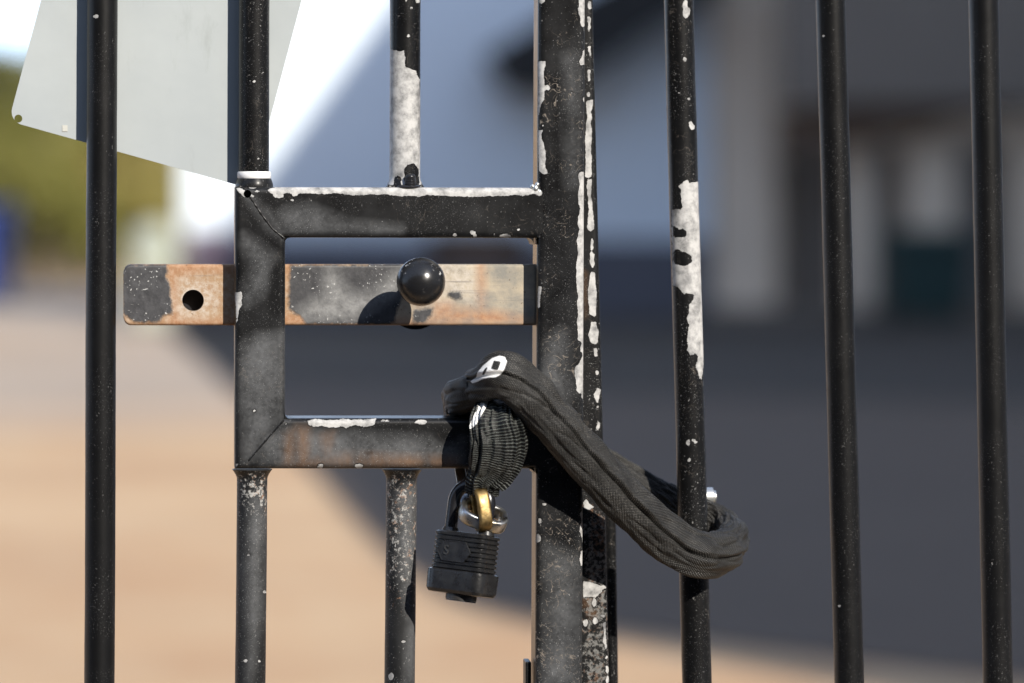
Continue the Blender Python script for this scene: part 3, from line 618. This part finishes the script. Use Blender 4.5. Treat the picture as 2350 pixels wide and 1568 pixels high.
for i, (p0, p1, mt) in enumerate(RB):
    me = bar_mesh('bar', p0, p1, ZB-.03, ZT-.03, .00955, YR)
    if i == 0: wear(me, bare=([r1]+r1s, (), r1h, 12))
    if i == 1: wear(me, bare=([Z(1950, 1100, 2.76)(ell(272, 1046, 13, 10)), Z(1950, 0, 2.613)(ell(157, 230, 8, 9))], (), (), 8))
    if i == 2: wear(me, bare=([Z(1950, 1100, 2.76)(ell(1300, 768, 7, 22))], (), (), 8))
    link('bar', me, mt, gr)
prof_s = rrect(.0300, .030, .0035, 26, 10)
YS = .0345
sm = tube_rect('stile', (1302, 0), (1340, 1568), ZB-.05, ZT-.03, YS, prof_s)
st = [z1c(p) for p in [ell(530, 35, 13, 28), [(520, 112), (540, 130), (542, 200), (525, 232), (513, 205), (518, 160)], [(515, 315), (540, 318), (543, 380), (530, 388), (518, 345)], [(516, 480), (536, 480), (536, 550), (520, 555)], ell(523, 648, 11, 18),
      [(508, 690), (552, 685), (553, 740), (540, 760), (552, 800), (540, 850), (548, 900), (540, 1000), (545, 1200), (525, 1216), (505, 1210), (503, 900), (512, 800)], [(515, 1230), (545, 1225), (546, 1350), (556, 1450), (562, 1568), (518, 1568), (524, 1400), (512, 1300)]]]
st += [z3(p) for p in [[(1730, 0), (1780, 0), (1780, 160), (1760, 175), (1728, 170)], [(1748, 190), (1778, 200), (1780, 330), (1792, 450), (1800, 560), (1775, 612), (1745, 590), (1762, 500), (1743, 300)], [(1780, 655), (1797, 680), (1795, 740), (1780, 757), (1763, 715)], [(1775, 768), (1802, 790), (1800, 870), (1785, 898), (1763, 840)],
      [(1770, 925), (1802, 930), (1817, 1080), (1817, 1270), (1800, 1288), (1758, 1260), (1752, 1080)], [(1780, 1325), (1812, 1330), (1836, 1400), (1815, 1505), (1768, 1492), (1752, 1430)], [(1805, 1535), (1820, 1540), (1822, 1600), (1800, 1600)]]]
st += [z5(p) for p in [[(1712, 0), (1802, -10), (1796, 70), (1770, 85), (1740, 72), (1720, 30)], ell(1782, 137, 18, 24), ell(1795, 352, 16, 22), [(1800, 492), (1832, 520), (1815, 600), (1800, 650), (1782, 620), (1762, 570)], ell(1803, 680, 16, 18), [(1800, 800), (1825, 830), (1820, 880), (1800, 910), (1780, 890)]]]
st += [z8(p) for p in [[(555, 800), (580, 820), (620, 822), (690, 850), (700, 890), (650, 935), (590, 930), (556, 940)], [(575, 205), (600, 240), (640, 270), (600, 290), (560, 280), (562, 230)], ell(575, 1122, 20, 26), ell(648, 1105, 20, 26), ell(700, 1073, 18, 10), [(700, 1130), (720, 1110), (725, 1230), (740, 1300), (720, 1320), (700, 1260), (710, 1180)], ell(735, 1465, 16, 34), ell(738, 1540, 14, 30), ell(730, 1378, 10, 14), ell(640, 975, 14, 36), ell(700, 860, 30, 14)]]
wear(sm, bare=(st, (), (), 9), rust=([z3([(1722, 920), (1745, 940), (1745, 1280), (1725, 1295)]), z8([(560, 950), (610, 950), (610, 990), (560, 1010)]), z8([(590, 1030), (660, 1040), (650, 1075), (590, 1070)])], (), (), 8), rusty=([z8([(540, 180), (760, 300), (780, 1600), (540, 1600)])], (), (), 20))
link('stile', sm, MP_stile, gr)
bm = bmesh.new(); a = G(1399, 1130, .062); c = G(1404.5, 1568, .062); t_ = (ZB-a.z)/(c.z-a.z); rod(bm, a+(c-a)*t_, a, .0040, 28); bm_obj('drop_bolt', bm, MP_bar, gr, smooth=40)
bm = bmesh.new(); a, b_ = G(1520, 1141, .072), G(1642, 1141, .072); rod(bm, a, b_, .0064, 32); bmesh.ops.bevel(bm, geom=[e for e in bm.edges if len(e.link_faces) == 2 and abs(e.calc_face_angle(0)) > 1.2], offset=.002, segments=3, affect='EDGES')
bm_obj('hinge_pin', bm, M_steel, gr, smooth=40)
x0, x1 = G(1345, 0, YR).x, G(2330, 0, YR).x
for z in (ZB-.046, ZT-.014):
    bm = bmesh.new(); hbox_rail(bm, z, YR, x0+.002, x1); bm_obj('rail', bm, MP_clean, gr)

# ------------------------------------------------------------------ sign behind the bars (seen from its back)
ys = R0+.0006
c00, c10, up = G(20, 278, ys), G(577, 434, ys), (G(92, 0, ys)-G(25, 252, ys)).normalized()
ex = (c10-c00).normalized(); Ls = (c10-c00).length; Hs = .26; rr = .0085
def arc(c, a0): return [c+ex*rr*math.cos(math.radians(a0+10*k))+up*rr*math.sin(math.radians(a0+10*k)) for k in range(10)]
out_ = arc(c00+ex*rr+up*rr, 180)+arc(c00+ex*(Ls-rr)+up*rr, 270)+arc(c00+ex*(Ls-rr)+up*(Hs-rr), 0)+arc(c00+ex*rr+up*(Hs-rr), 90)
bm = bmesh.new(); prism(bm, out_, Vector((0, .0016, 0))); bmesh.ops.recalc_face_normals(bm, faces=bm.faces[:]); me = bpy.data.meshes.new('sign_panel'); bm.to_mesh(me); bm.free()
bmc = bmesh.new(); p = G(42, 272.5, ys)
for q in (p, p+ex*(Ls-2*(p-c00).dot(ex)), p+up*(Hs-2*(p-c00).dot(up))): rod(bmc, q-Vector((0, .01, 0)), q+Vector((0, .01, 0)), .0026, 24)
me = cut(me, bmc)
m = Mat('weathered_sign_back'); n1 = m.noise(14, 5, .6); sc = m.rng(m.noise(60, 6, .7, m.scl(m.co, (1, 1, .3))), .60, .76, 0, .6)
c = m.mix(m.rng(n1, .35, .65), (.33, .36, .37), (.36, .39, .395)); c = m.mix(sc, c, (.27, .295, .29))
m.set(Base_Color=c, Roughness=.5); m.bump(m.noise(25, 3), .0006)
sg = link('sign_panel', me, m.m); sg['label'] = 'plain pale grey back of a tilted metal sign behind the left bars'; sg['category'] = 'sign'

st0 = G(143, 302, ys-.0004); bm = bmesh.new(); box(bm, (st0.x, ys-.0004, st0.z), (st0.x+.0034, ys-.0001, st0.z+.0040)); bm_obj('sticker', bm, simple('faded_sticker', (.47, .47, .43), .6), sg)
# ------------------------------------------------------------------ chain in a fabric sleeve
ch = empty('security_chain', G(1250, 1000, -.03), 'black fabric sleeved security chain looped round post and bar', 'chain')
K = [ # px, py, depth, half width mm, half thickness mm, outward normal
 (1090, 893, -.020, 10, 10, (-.4, -.3, .8)), (1106, 880, -.034, 12.5, 11.5, (-.45, -.45, .75)), (1133, 864, -.044, 15, 12.5, (-.35, -.75, .55)), (1168, 864, -.049, 16.5, 12.5, (0, -.85, .5)), (1210, 895, -.048, 16.5, 12.5, (.3, -.8, .55)), (1272, 966, -.044, 15.4, 12.5, (.42, -.75, .5)), (1350, 1055, -.036, 15.4, 12.5, (.42, -.75, .5)), (1440, 1150, -.025, 15.6, 12.5, (.4, -.77, .48)), (1525, 1228, -.011, 16.4, 12.5, (.3, -.8, .5)),
 (1600, 1270, -.003, 16.2, 12, (.22, -.82, .52)), (1655, 1268, .012, 15, 11.5, (.75, -.6, .35)), (1683, 1243, .034, 13.5, 10.5, (1, 0, .3)), (1667, 1212, .056, 12, 10, (.6, .7, .3)), (1618, 1185, .064, 12, 10, (0, 1, .2)),
 (1545, 1158, .066, 12.5, 10, (0, 1, .1)), (1470, 1118, .067, 12.5, 10, (0, 1, 0)), (1385, 1072, .067, 12, 10, (0, 1, 0)), (1295, 1020, .064, 12, 9, (0, 1, .1)), (1222, 965, .047, 11, 8, (-.3, .9, .4)), (1178, 925, .008, 11, 8, (0, .1, 1)),
 (1146, 932, -.030, 12.5, 6.5, (-.1, -.8, .6)), (1138, 968, -.043, 16, 7, (-.25, -1, .1)), (1143, 1012, -.044, 17.4, 7.5, (-.1, -1, 0)), (1137, 1052, -.041, 16.8, 8.5, (0, -1, 0)), (1124, 1084, -.036, 14, 7.5, (.1, -1, 0)), (1110, 1106, -.033, 10.8, 7, (0, -1, -.05)), (1106, 1134, -.031, 10, 6.5, (0, -1, -.05))]
kp_ = np.array([list(G(a, b, y))+[hw, ht, *n] for a, b, y, hw, ht, n in K])
def catmull(P, per=26):
    o = []
    for i in range(len(P)-1):
        p0, p1, p2, p3 = P[max(i-1, 0)], P[i], P[i+1], P[min(i+2, len(P)-1)]
        for k in range(per):
            t = k/per; o.append(.5*((2*p1)+(-p0+p2)*t+(2*p0-5*p1+4*p2-p3)*t*t+(-p0+3*p1-3*p2+p3)*t**3))
    o.append(P[-1]); return np.array(o)
S = catmull(kp_)
L_ = np.concatenate([[0], np.cumsum(np.linalg.norm(np.diff(S[:, :3], axis=0), axis=1))])
ss = np.arange(0, L_[-1], .0008); S = np.stack([np.interp(ss, L_, S[:, k]) for k in range(S.shape[1])], 1)
T = np.gradient(S[:, :3], axis=0); T /= np.linalg.norm(T, axis=1)[:, None]
for _ in range(2): T = (T+np.roll(T, 1, 0)+np.roll(T, -1, 0)); T[0] = T[1]; T[-1] = T[-2]; T /= np.linalg.norm(T, axis=1)[:, None]
N_ = S[:, 5:8]/np.linalg.norm(S[:, 5:8], axis=1)[:, None]
Bi = np.cross(T, N_); Bi /= np.linalg.norm(Bi, axis=1)[:, None]; N_ = np.cross(Bi, T)
na = 132; th_ = np.linspace(0, 2*math.pi, na, endpoint=False)
V = np.zeros((len(S), na, 3)); UV = np.zeros((len(S), na, 2))
def profile(pts, n, rounds):
    "closed outline -> n evenly spaced, slightly rounded points, starting at the +b edge and turning towards the face"
    P = np.array(pts+pts[:1], float); l = np.concatenate([[0], np.cumsum(np.linalg.norm(np.diff(P*[16, 12.5], axis=0), axis=1))])
    q = np.linspace(0, l[-1], n, endpoint=False); o = np.stack([np.interp(q, l, P[:, k]) for k in (0, 1)], 1)
    for _ in range(rounds): o = (np.roll(o, 1, 0)+2*o+np.roll(o, -1, 0))/4
    return o
PF = profile([(1, -.2), (.86, .25), (.62, .62), (.30, .98), (-.1, 1.0), (-.55, .86), (-.9, .45), (-1, -.05), (-.85, -.6), (-.4, -.95), (.3, -1), (.8, -.75)], na, 9)
PO = np.stack([np.sign(np.cos(th_))*np.abs(np.cos(th_))**.75, np.sign(np.sin(th_))*np.abs(np.sin(th_))**.75], 1)
seam_j = int(np.argmin(np.abs(PF[:, 0]-.31)+10*(PF[:, 1] < 0)))
end_s = L_[-1]
for i in range(len(S)):
    u = ss[i]; hang = max(0, min(1, (u-(end_s-.075))/.02)); curl = math.exp(-((u-.30)/.06)**2)
    # long folds that run along the sleeve, cross puckers in the bends, one crease along the lower third
    disp = np.zeros(na); pf = PF*(1-hang)+PO*hang; cs, sn = pf[:, 0], pf[:, 1]
    for j in range(na):
        c_, s_ = cs[j], sn[j]
        f1 = mnoise.noise(Vector((u*14, c_*2.2, s_*2.2)))*1.3
        f2 = mnoise.noise(Vector((u*38+7, c_*3.6+3, s_*3.6)))*1.0
        f3 = mnoise.noise(Vector((u*110+20+c_*3, c_*1.6, s_*1.6+9)))*(.35+1.3*curl+.45*hang)
        f4 = mnoise.noise(Vector((u*9+3, c_*7., s_*7.+hang*3)))*(.25+2.4*hang)
        rg = max(0., 1-abs(mnoise.noise(Vector((u*34+c_*1.6, c_*1.9+s_*.6, s_*1.7+4))))*3.2)**2*1.1+max(0., 1-abs(mnoise.noise(Vector((u*75-c_*2.5, c_*2.6, s_*2.4+14))))*3.6)**2*.55
        disp[j] = f1+f2+f3+f4-rg*(.7+.8*curl)
    vf = 1-hang; dj = (np.arange(na)-seam_j+na//2) % na-na//2-1.5*math.sin(u*24)-mnoise.noise(Vector((u*30, 3, 3)))*2
    disp -= vf*2.0*np.exp(-((dj+2)/1.5)**2); disp += vf*.8*np.exp(-((dj-2)/2.2)**2)     # piped seam along the lower front
    disp += (.75+.35*math.sin(u*31))*math.sin(2*math.pi*u/.0265)*np.clip(sn, 0, 1)*(1-.5*hang)
    rad = 1.0
    V[i] = S[i, :3]+np.outer(cs*S[i, 3]*.001, Bi[i])+np.outer(sn*S[i, 4]*.001, N_[i])
    nv = np.outer(cs*S[i, 4], Bi[i])+np.outer(sn*S[i, 3], N_[i]); nv /= np.linalg.norm(nv, axis=1)[:, None]
    V[i] += nv*disp[:, None]*.001
    dseg = np.linalg.norm(np.diff(V[i], axis=0), axis=1); UV[i, 1:, 1] = np.cumsum(dseg); UV[i, :, 0] = u
# even out the around-direction texture and fray the end
UV[:, :, 1] = np.linspace(0, .094, na, endpoint=False)[None, :]
for j in range(na): V[-3:, j] += T[-1]*(.0022*mnoise.noise(Vector((j*.35, 0, 0))))
me = grid('sleeve', V, uv=UV)
logo = z5([(583, 437), (640, 395), (648, 352), (700, 288), (790, 213), (860, 190), (912, 203), (932, 245), (905, 322), (872, 372), (820, 399), (760, 399), (700, 414), (645, 442), (600, 454)])
logoh = [z5([(778, 316), (806, 236), (874, 248), (844, 332)]), z5([(690, 372), (716, 318), (748, 296), (738, 330), (712, 380)])]
logo2 = z5([(562, 895), (588, 822), (624, 742), (648, 662), (688, 582), (722, 556), (758, 575), (762, 600), (742, 670), (692, 752), (642, 842), (602, 882)])
logo2h = [z5([(625, 742), (655, 655), (690, 596), (700, 600), (668, 668), (640, 732)])]
nV = len(me.vertices); vi = np.arange(nV)//na
a = me.attributes.new('rib', 'FLOAT', 'POINT'); a.data.foreach_set('value', np.clip((ss[vi]-(end_s-.078))/.006, 0, 1).astype(np.float32))
C = np.empty(nV*3); me.vertices.foreach_get('co', C); C = C.reshape(-1, 3); Nn = np.empty(nV*3, np.float32); me.vertices.foreach_get('normal', Nn); Nn = Nn.reshape(-1, 3)
px, py = to_px(C); P = np.stack([px, py], 1); u_ = ss[vi]; vis = Nn[:, 1] < .2
v1 = np.clip(.5+sdf(P, [logo], (), logoh)/8, 0, 1)*((u_ < .10) & vis); v2 = np.clip(.5+sdf(P, [logo2], (), logo2h)/12, 0, 1)*((u_ > end_s-.13) & vis)
a = me.attributes.new('logo', 'FLOAT', 'POINT'); a.data.foreach_set('value', np.maximum(v1, v2).astype(np.float32))
m = Mat('black_woven_nylon'); uv = m.uv(); s2 = m.n.new('ShaderNodeSeparateXYZ'); m.t.links.new(uv, s2.inputs[0]); U, Wv = s2.outputs[0], s2.outputs[1]
wob = m.mul(m.noise(60, 3), .0012)
per = .00150
def sine(x, p): return m.math('SINE', m.mul(x, 2*math.pi/p))
su, sv = sine(m.add(U, wob), per), sine(Wv, per*.98)
weave = m.rng(m.mul(su, sv), -.2, .9); ribs = m.rng(sine(m.add(U, m.mul(wob, 1.6)), .00152), -.1, .9)
pat = m.add(m.mul(weave, m.sub(1., m.attr('rib'))), m.mul(ribs, m.attr('rib')))
sheen = m.rng(m.noise(60, 5, .65), .33, .67, .35, 1.3); frizz = m.rng(m.noise(900, 2), .35, .7, .4, 1.3)
c = m.mix(m.math('MULTIPLY', m.mul(m.math('POWER', pat, 1.7), sheen), frizz, True), (.002, .002, .002), m.mix(m.attr('rib'), (.17, .163, .15), (.10, .11, .10)))
st_ = m.rng(m.noise(700, 2, .5), .3, .6, .75, 1.)
c = m.mix(m.rng(m.attr('logo'), .46, .54), c, m.mix(m.rng(pat, 0, 1, .0, .18), (.80, .80, .79), (.45, .45, .45)))
m.set(Base_Color=c, Roughness=.55); m.b.inputs['Specular IOR Level'].default_value = .35
m.bump(m.add(pat, m.mul(m.noise(300, 3), .3)), .00035)
link('sleeve', me, m.m, ch)
# the doubled-over end that goes back across the rail, its left side turned from the sun
K2 = np.array([list(G(a, b, y))+[hw, ht, *n] for a, b, y, hw, ht, n in [(1064, 1062, .037, 8, 6, (0, 1, 0)), (1060, 995, .037, 10, 8, (0, 1, .1)), (1056, 932, .028, 11, 10, (-.05, .5, .8)), (1054, 916, .006, 11, 11.5, (-.1, 0, 1)), (1060, 912, -.010, 11, 11.5, (-.1, 0, 1)), (1078, 902, -.020, 11, 11, (-.1, -.2, 1)), (1104, 890, -.030, 11, 10, (-.1, -.3, 1))]])
S2 = catmull(K2, 22); T2 = np.gradient(S2[:, :3], axis=0); T2 /= np.linalg.norm(T2, axis=1)[:, None]
V2 = np.zeros((len(S2), 90, 3)); UV2 = np.zeros((len(S2), 90, 2)); t2 = np.linspace(0, 2*math.pi, 90, endpoint=False); l2 = 0
for i in range(len(S2)):
    n2 = S2[i, 5:8]/np.linalg.norm(S2[i, 5:8]); b2 = np.cross(T2[i], n2); b2 /= np.linalg.norm(b2); n2 = np.cross(b2, T2[i])
    if i: l2 += np.linalg.norm(S2[i, :3]-S2[i-1, :3])
    for j in range(90):
        c_, s_ = math.copysign(abs(math.cos(t2[j]))**.75, math.cos(t2[j])), math.copysign(abs(math.sin(t2[j]))**.75, math.sin(t2[j]))
        d_ = 1+.13*mnoise.noise(Vector((l2*40, c_*1.6, s_*1.6)))+.07*mnoise.noise(Vector((l2*110, c_*2.5+5, s_*2.5)))-.10*max(0, 1-abs(mnoise.noise(Vector((l2*50+c_, c_*1.8+2, s_*1.8))))*3.5)**2
        V2[i, j] = S2[i, :3]+b2*c_*S2[i, 3]*.001*d_+n2*s_*S2[i, 4]*.001*d_; UV2[i, j] = (l2, .08*j/90)
link('sleeve_end', grid('sleeve_end', V2, uv=UV2), m.m, ch)

def ring_link(name, ctr, axis, updir, a, b_, rw, rh, mat, parent, p=3.0, n=72):
    "closed chain link: centre, plane normal, long direction, half length, half width, wire half sizes"
    axis = Vector(axis).normalized(); updir = Vector(updir); updir = (updir-axis*updir.dot(axis)).normalized(); sd = axis.cross(updir)
    V = np.zeros((n, 20, 3)); tt = [2*math.pi*k/n for k in range(n)]
    f = lambda v, q: math.copysign(abs(v)**(2/q), v)
    pts = [Vector(ctr)+updir*a*f(math.cos(t), p)+sd*b_*f(math.sin(t), p) for t in tt]
    for i in range(n):
        tg = (pts[(i+1) % n]-pts[i-1]).normalized(); o = tg.cross(axis).normalized()
        for k in range(20):
            t = 2*math.pi*k/20; V[i, k] = pts[i]+o*rw*f(math.cos(t), 4.)+axis*rh*f(math.sin(t), 4.)
    V = np.concatenate([V, V[:1]], 0); me = grid(name, V, caps=False)
    bm = bmesh.new(); bm.from_mesh(me); bmesh.ops.remove_doubles(bm, verts=bm.verts[:], dist=1e-6); bm.to_mesh(me); bm.free()
    return link(name, me, mat, parent)
def plated(name, a, b_, rough=.25):
    m = Mat(name); n1 = m.noise(70, 4, .6); n2 = m.noise(300, 3)
    m.set(Base_Color=m.mix(m.rng(n1, .35, .65), a, b_), Metallic=1., Roughness=m.rng(n2, .3, .7, rough, rough+.22)); m.bump(n2, .0002); return m.m
M_brass = plated('yellow_zinc_plating', (.27, .165, .05), (.27, .21, .11), .36); M_zinc = plated('zinc_plating', (.52, .45, .30), (.50, .51, .53))
ring_link('chain_link', G(1104, 1170, -.036), (1, .22, .10), (-.10, .15, 1), .0118, .0074, .0022, .0042, M_brass, ch)
ring_link('chain_link', G(1109, 1184, -.0315), (.30, -.46, .84), (1, .1, -.30), .0136, .0098, .0021, .0044, M_zinc, ch)
ring_link('chain_link', G(1064, 1105, .004), (.95, -.2, .25), (.10, -.75, -1), .022, .0062, .0020, .0034, plated('tarnished_zinc', (.28, .25, .20), (.30, .31, .33)), ch)

# ------------------------------------------------------------------ padlock
pc_ = G(1068, 1275, -.030)
pk = empty('padlock', pc_, 'black weatherproof padlock hanging below the lock box', 'padlock')
RM = Matrix.Rotation(math.radians(3.5), 4, 'Y') @ Matrix.Rotation(math.radians(-33), 4, 'Z') @ Matrix.Rotation(math.radians(-7), 4, 'X')
def lock_part(name, me, mat, parent=pk):
    me.transform(Matrix.Translation(pc_) @ RM @ Matrix.Scale(1.10, 4)); return link(name, me, mat, parent)
m = Mat('black_lock_plastic'); m.set(Base_Color=m.mix(m.rng(m.noise(160, 5, .65), .4, .75), (.009, .009, .010), (.022, .022, .022)), Roughness=m.rng(m.noise(200, 4),   .3, .7, .24, .36)); m.bump(m.noise(700, 3), .00012); M_lock = m.m
def lofted(name, levels, wd, dp, r):
    pr = None; V = []
    for z, g_ in levels:
        q = rrect(wd+2*g_, dp+2*g_, r+g_*.5, 24, 12, 8); V.append(np.stack([q[:, 0], q[:, 1], np.full(len(q), z)], 1))
    me = grid(name, np.array(V)); me.set_sharp_from_angle(angle=math.radians(28)); return me
lev = [(-.0090, 0)]; nrb = 8; z = -.0088
rh = .0218/nrb
for k in range(nrb): lev += [(z, -.0009), (z+.0004, 0), (z+rh-.0008, .0001), (z+rh-.0004, -.0009)]; z += rh
lev += [(z, -.0012), (z+.0001, -.0020)]
W_, D_ = .0345, .0220
lock_part('body', lofted('body', lev, W_, D_, .0055), M_lock)
bmp = [(-.0226, -.0006), (-.0222, .0004), (-.0205, .0014), (-.0110, .0017), (-.0096, .0016), (-.0091, .0004)]
lock_part('bumper', lofted('bumper', bmp, W_, D_, .0055), M_lock)
bm = bmesh.new(); rod(bm, (.001, -.001, -.0254), (.001, -.001, -.0215), .0090, 48); rod(bm, (.001, -.001, -.0264), (.001, -.001, -.0255), .0087, 48); me = bpy.data.meshes.new('key_cover'); bm.to_mesh(me); bm.free()
me.polygons.foreach_set('use_smooth', [True]*len(me.polygons)); me.set_sharp_from_angle(angle=.6); lock_part('key_cover', me, simple('dull_black_metal', (.04, .038, .036), .4, .4, .2, 200))
# raised hexagonal emblem with an S
hx = [(-.0125, .0015), (-.0088, .0072), (.0052, .0072), (.0090, .0015), (.0052, -.0042), (-.0088, -.0042)]
bm = bmesh.new(); prism(bm, [Vector((x, -D_/2-.0006, z)) for x, z in hx], Vector((0, .0010, 0))); me = bpy.data.meshes.new('emblem'); bm.normal_update(); bmesh.ops.recalc_face_normals(bm, faces=bm.faces[:]); bm.to_mesh(me); bm.free(); em = lock_part('emblem', me, M_lock)
bm = bmesh.new()
for k in range(6):
    a, b_ = Vector((hx[k][0], -D_/2-.0005, hx[k][1])), Vector((hx[(k+1) % 6][0], -D_/2-.0005, hx[(k+1) % 6][1])); rod(bm, a, b_, .00032, 8)
me = bpy.data.meshes.new('outline'); bm.to_mesh(me); bm.free(); lock_part('outline', me, M_lock, em)
fc = bpy.data.curves.new('letter', 'FONT'); fc.body = 'S'; fc.size = .0078; fc.extrude = .0003; fc.align_x = 'CENTER'; fc.align_y = 'CENTER'
fo = bpy.data.objects.new('letter', fc); COL.objects.link(fo); me = bpy.data.meshes.new_from_object(fo.evaluated_get(bpy.context.evaluated_depsgraph_get())); bpy.data.objects.remove(fo); bpy.data.curves.remove(fc)
me.transform(Matrix.Translation((-.0065, -D_/2-.0008, .0015)) @ Matrix.Rotation(math.radians(90), 4, 'X')); lock_part('letter', me, simple('moulded_letter', (.030, .030, .030), .5), em)
# shackle
pts = []; sxw, zb, za, rs = .0115, .010, .0300, .0036
for k in range(10): pts.append(Vector((-sxw, 0, zb+(za-zb)*k/9)))
for k in range(1, 24): a = math.pi*(1-k/24); pts.append(Vector((sxw*math.cos(a), 0, za+sxw*.95*math.sin(a))))
for k in range(10): pts.append(Vector((sxw, 0, za-(za-zb)*k/9)))
V = np.zeros((len(pts), 24, 3))
for i, p in enumerate(pts):
    tg = (pts[min(i+1, len(pts)-1)]-pts[max(i-1, 0)]).normalized(); n1 = Vector((0, 1, 0)); n2 = tg.cross(n1).normalized()
    for k in range(24): t = 2*math.pi*k/24; V[i, k] = p+(n1*math.cos(t)+n2*math.sin(t))*rs
m = Mat('black_shackle'); m.set(Base_Color=(.010, .010, .012), Roughness=m.rng(m.noise(200, 3), .3, .7, .16, .3)); lock_part('shackle', grid('shackle', V), m.m)
bm = bmesh.new()
for s in (-1, 1): rod(bm, (s*sxw, 0, .0128), (s*sxw, 0, .0152), .0052, 32, .0044)
me = bpy.data.meshes.new('grommet'); bm.to_mesh(me); bm.free(); me.polygons.foreach_set('use_smooth', [True]*len(me.polygons)); me.set_sharp_from_angle(angle=.6); lock_part('grommet', me, M_lock)
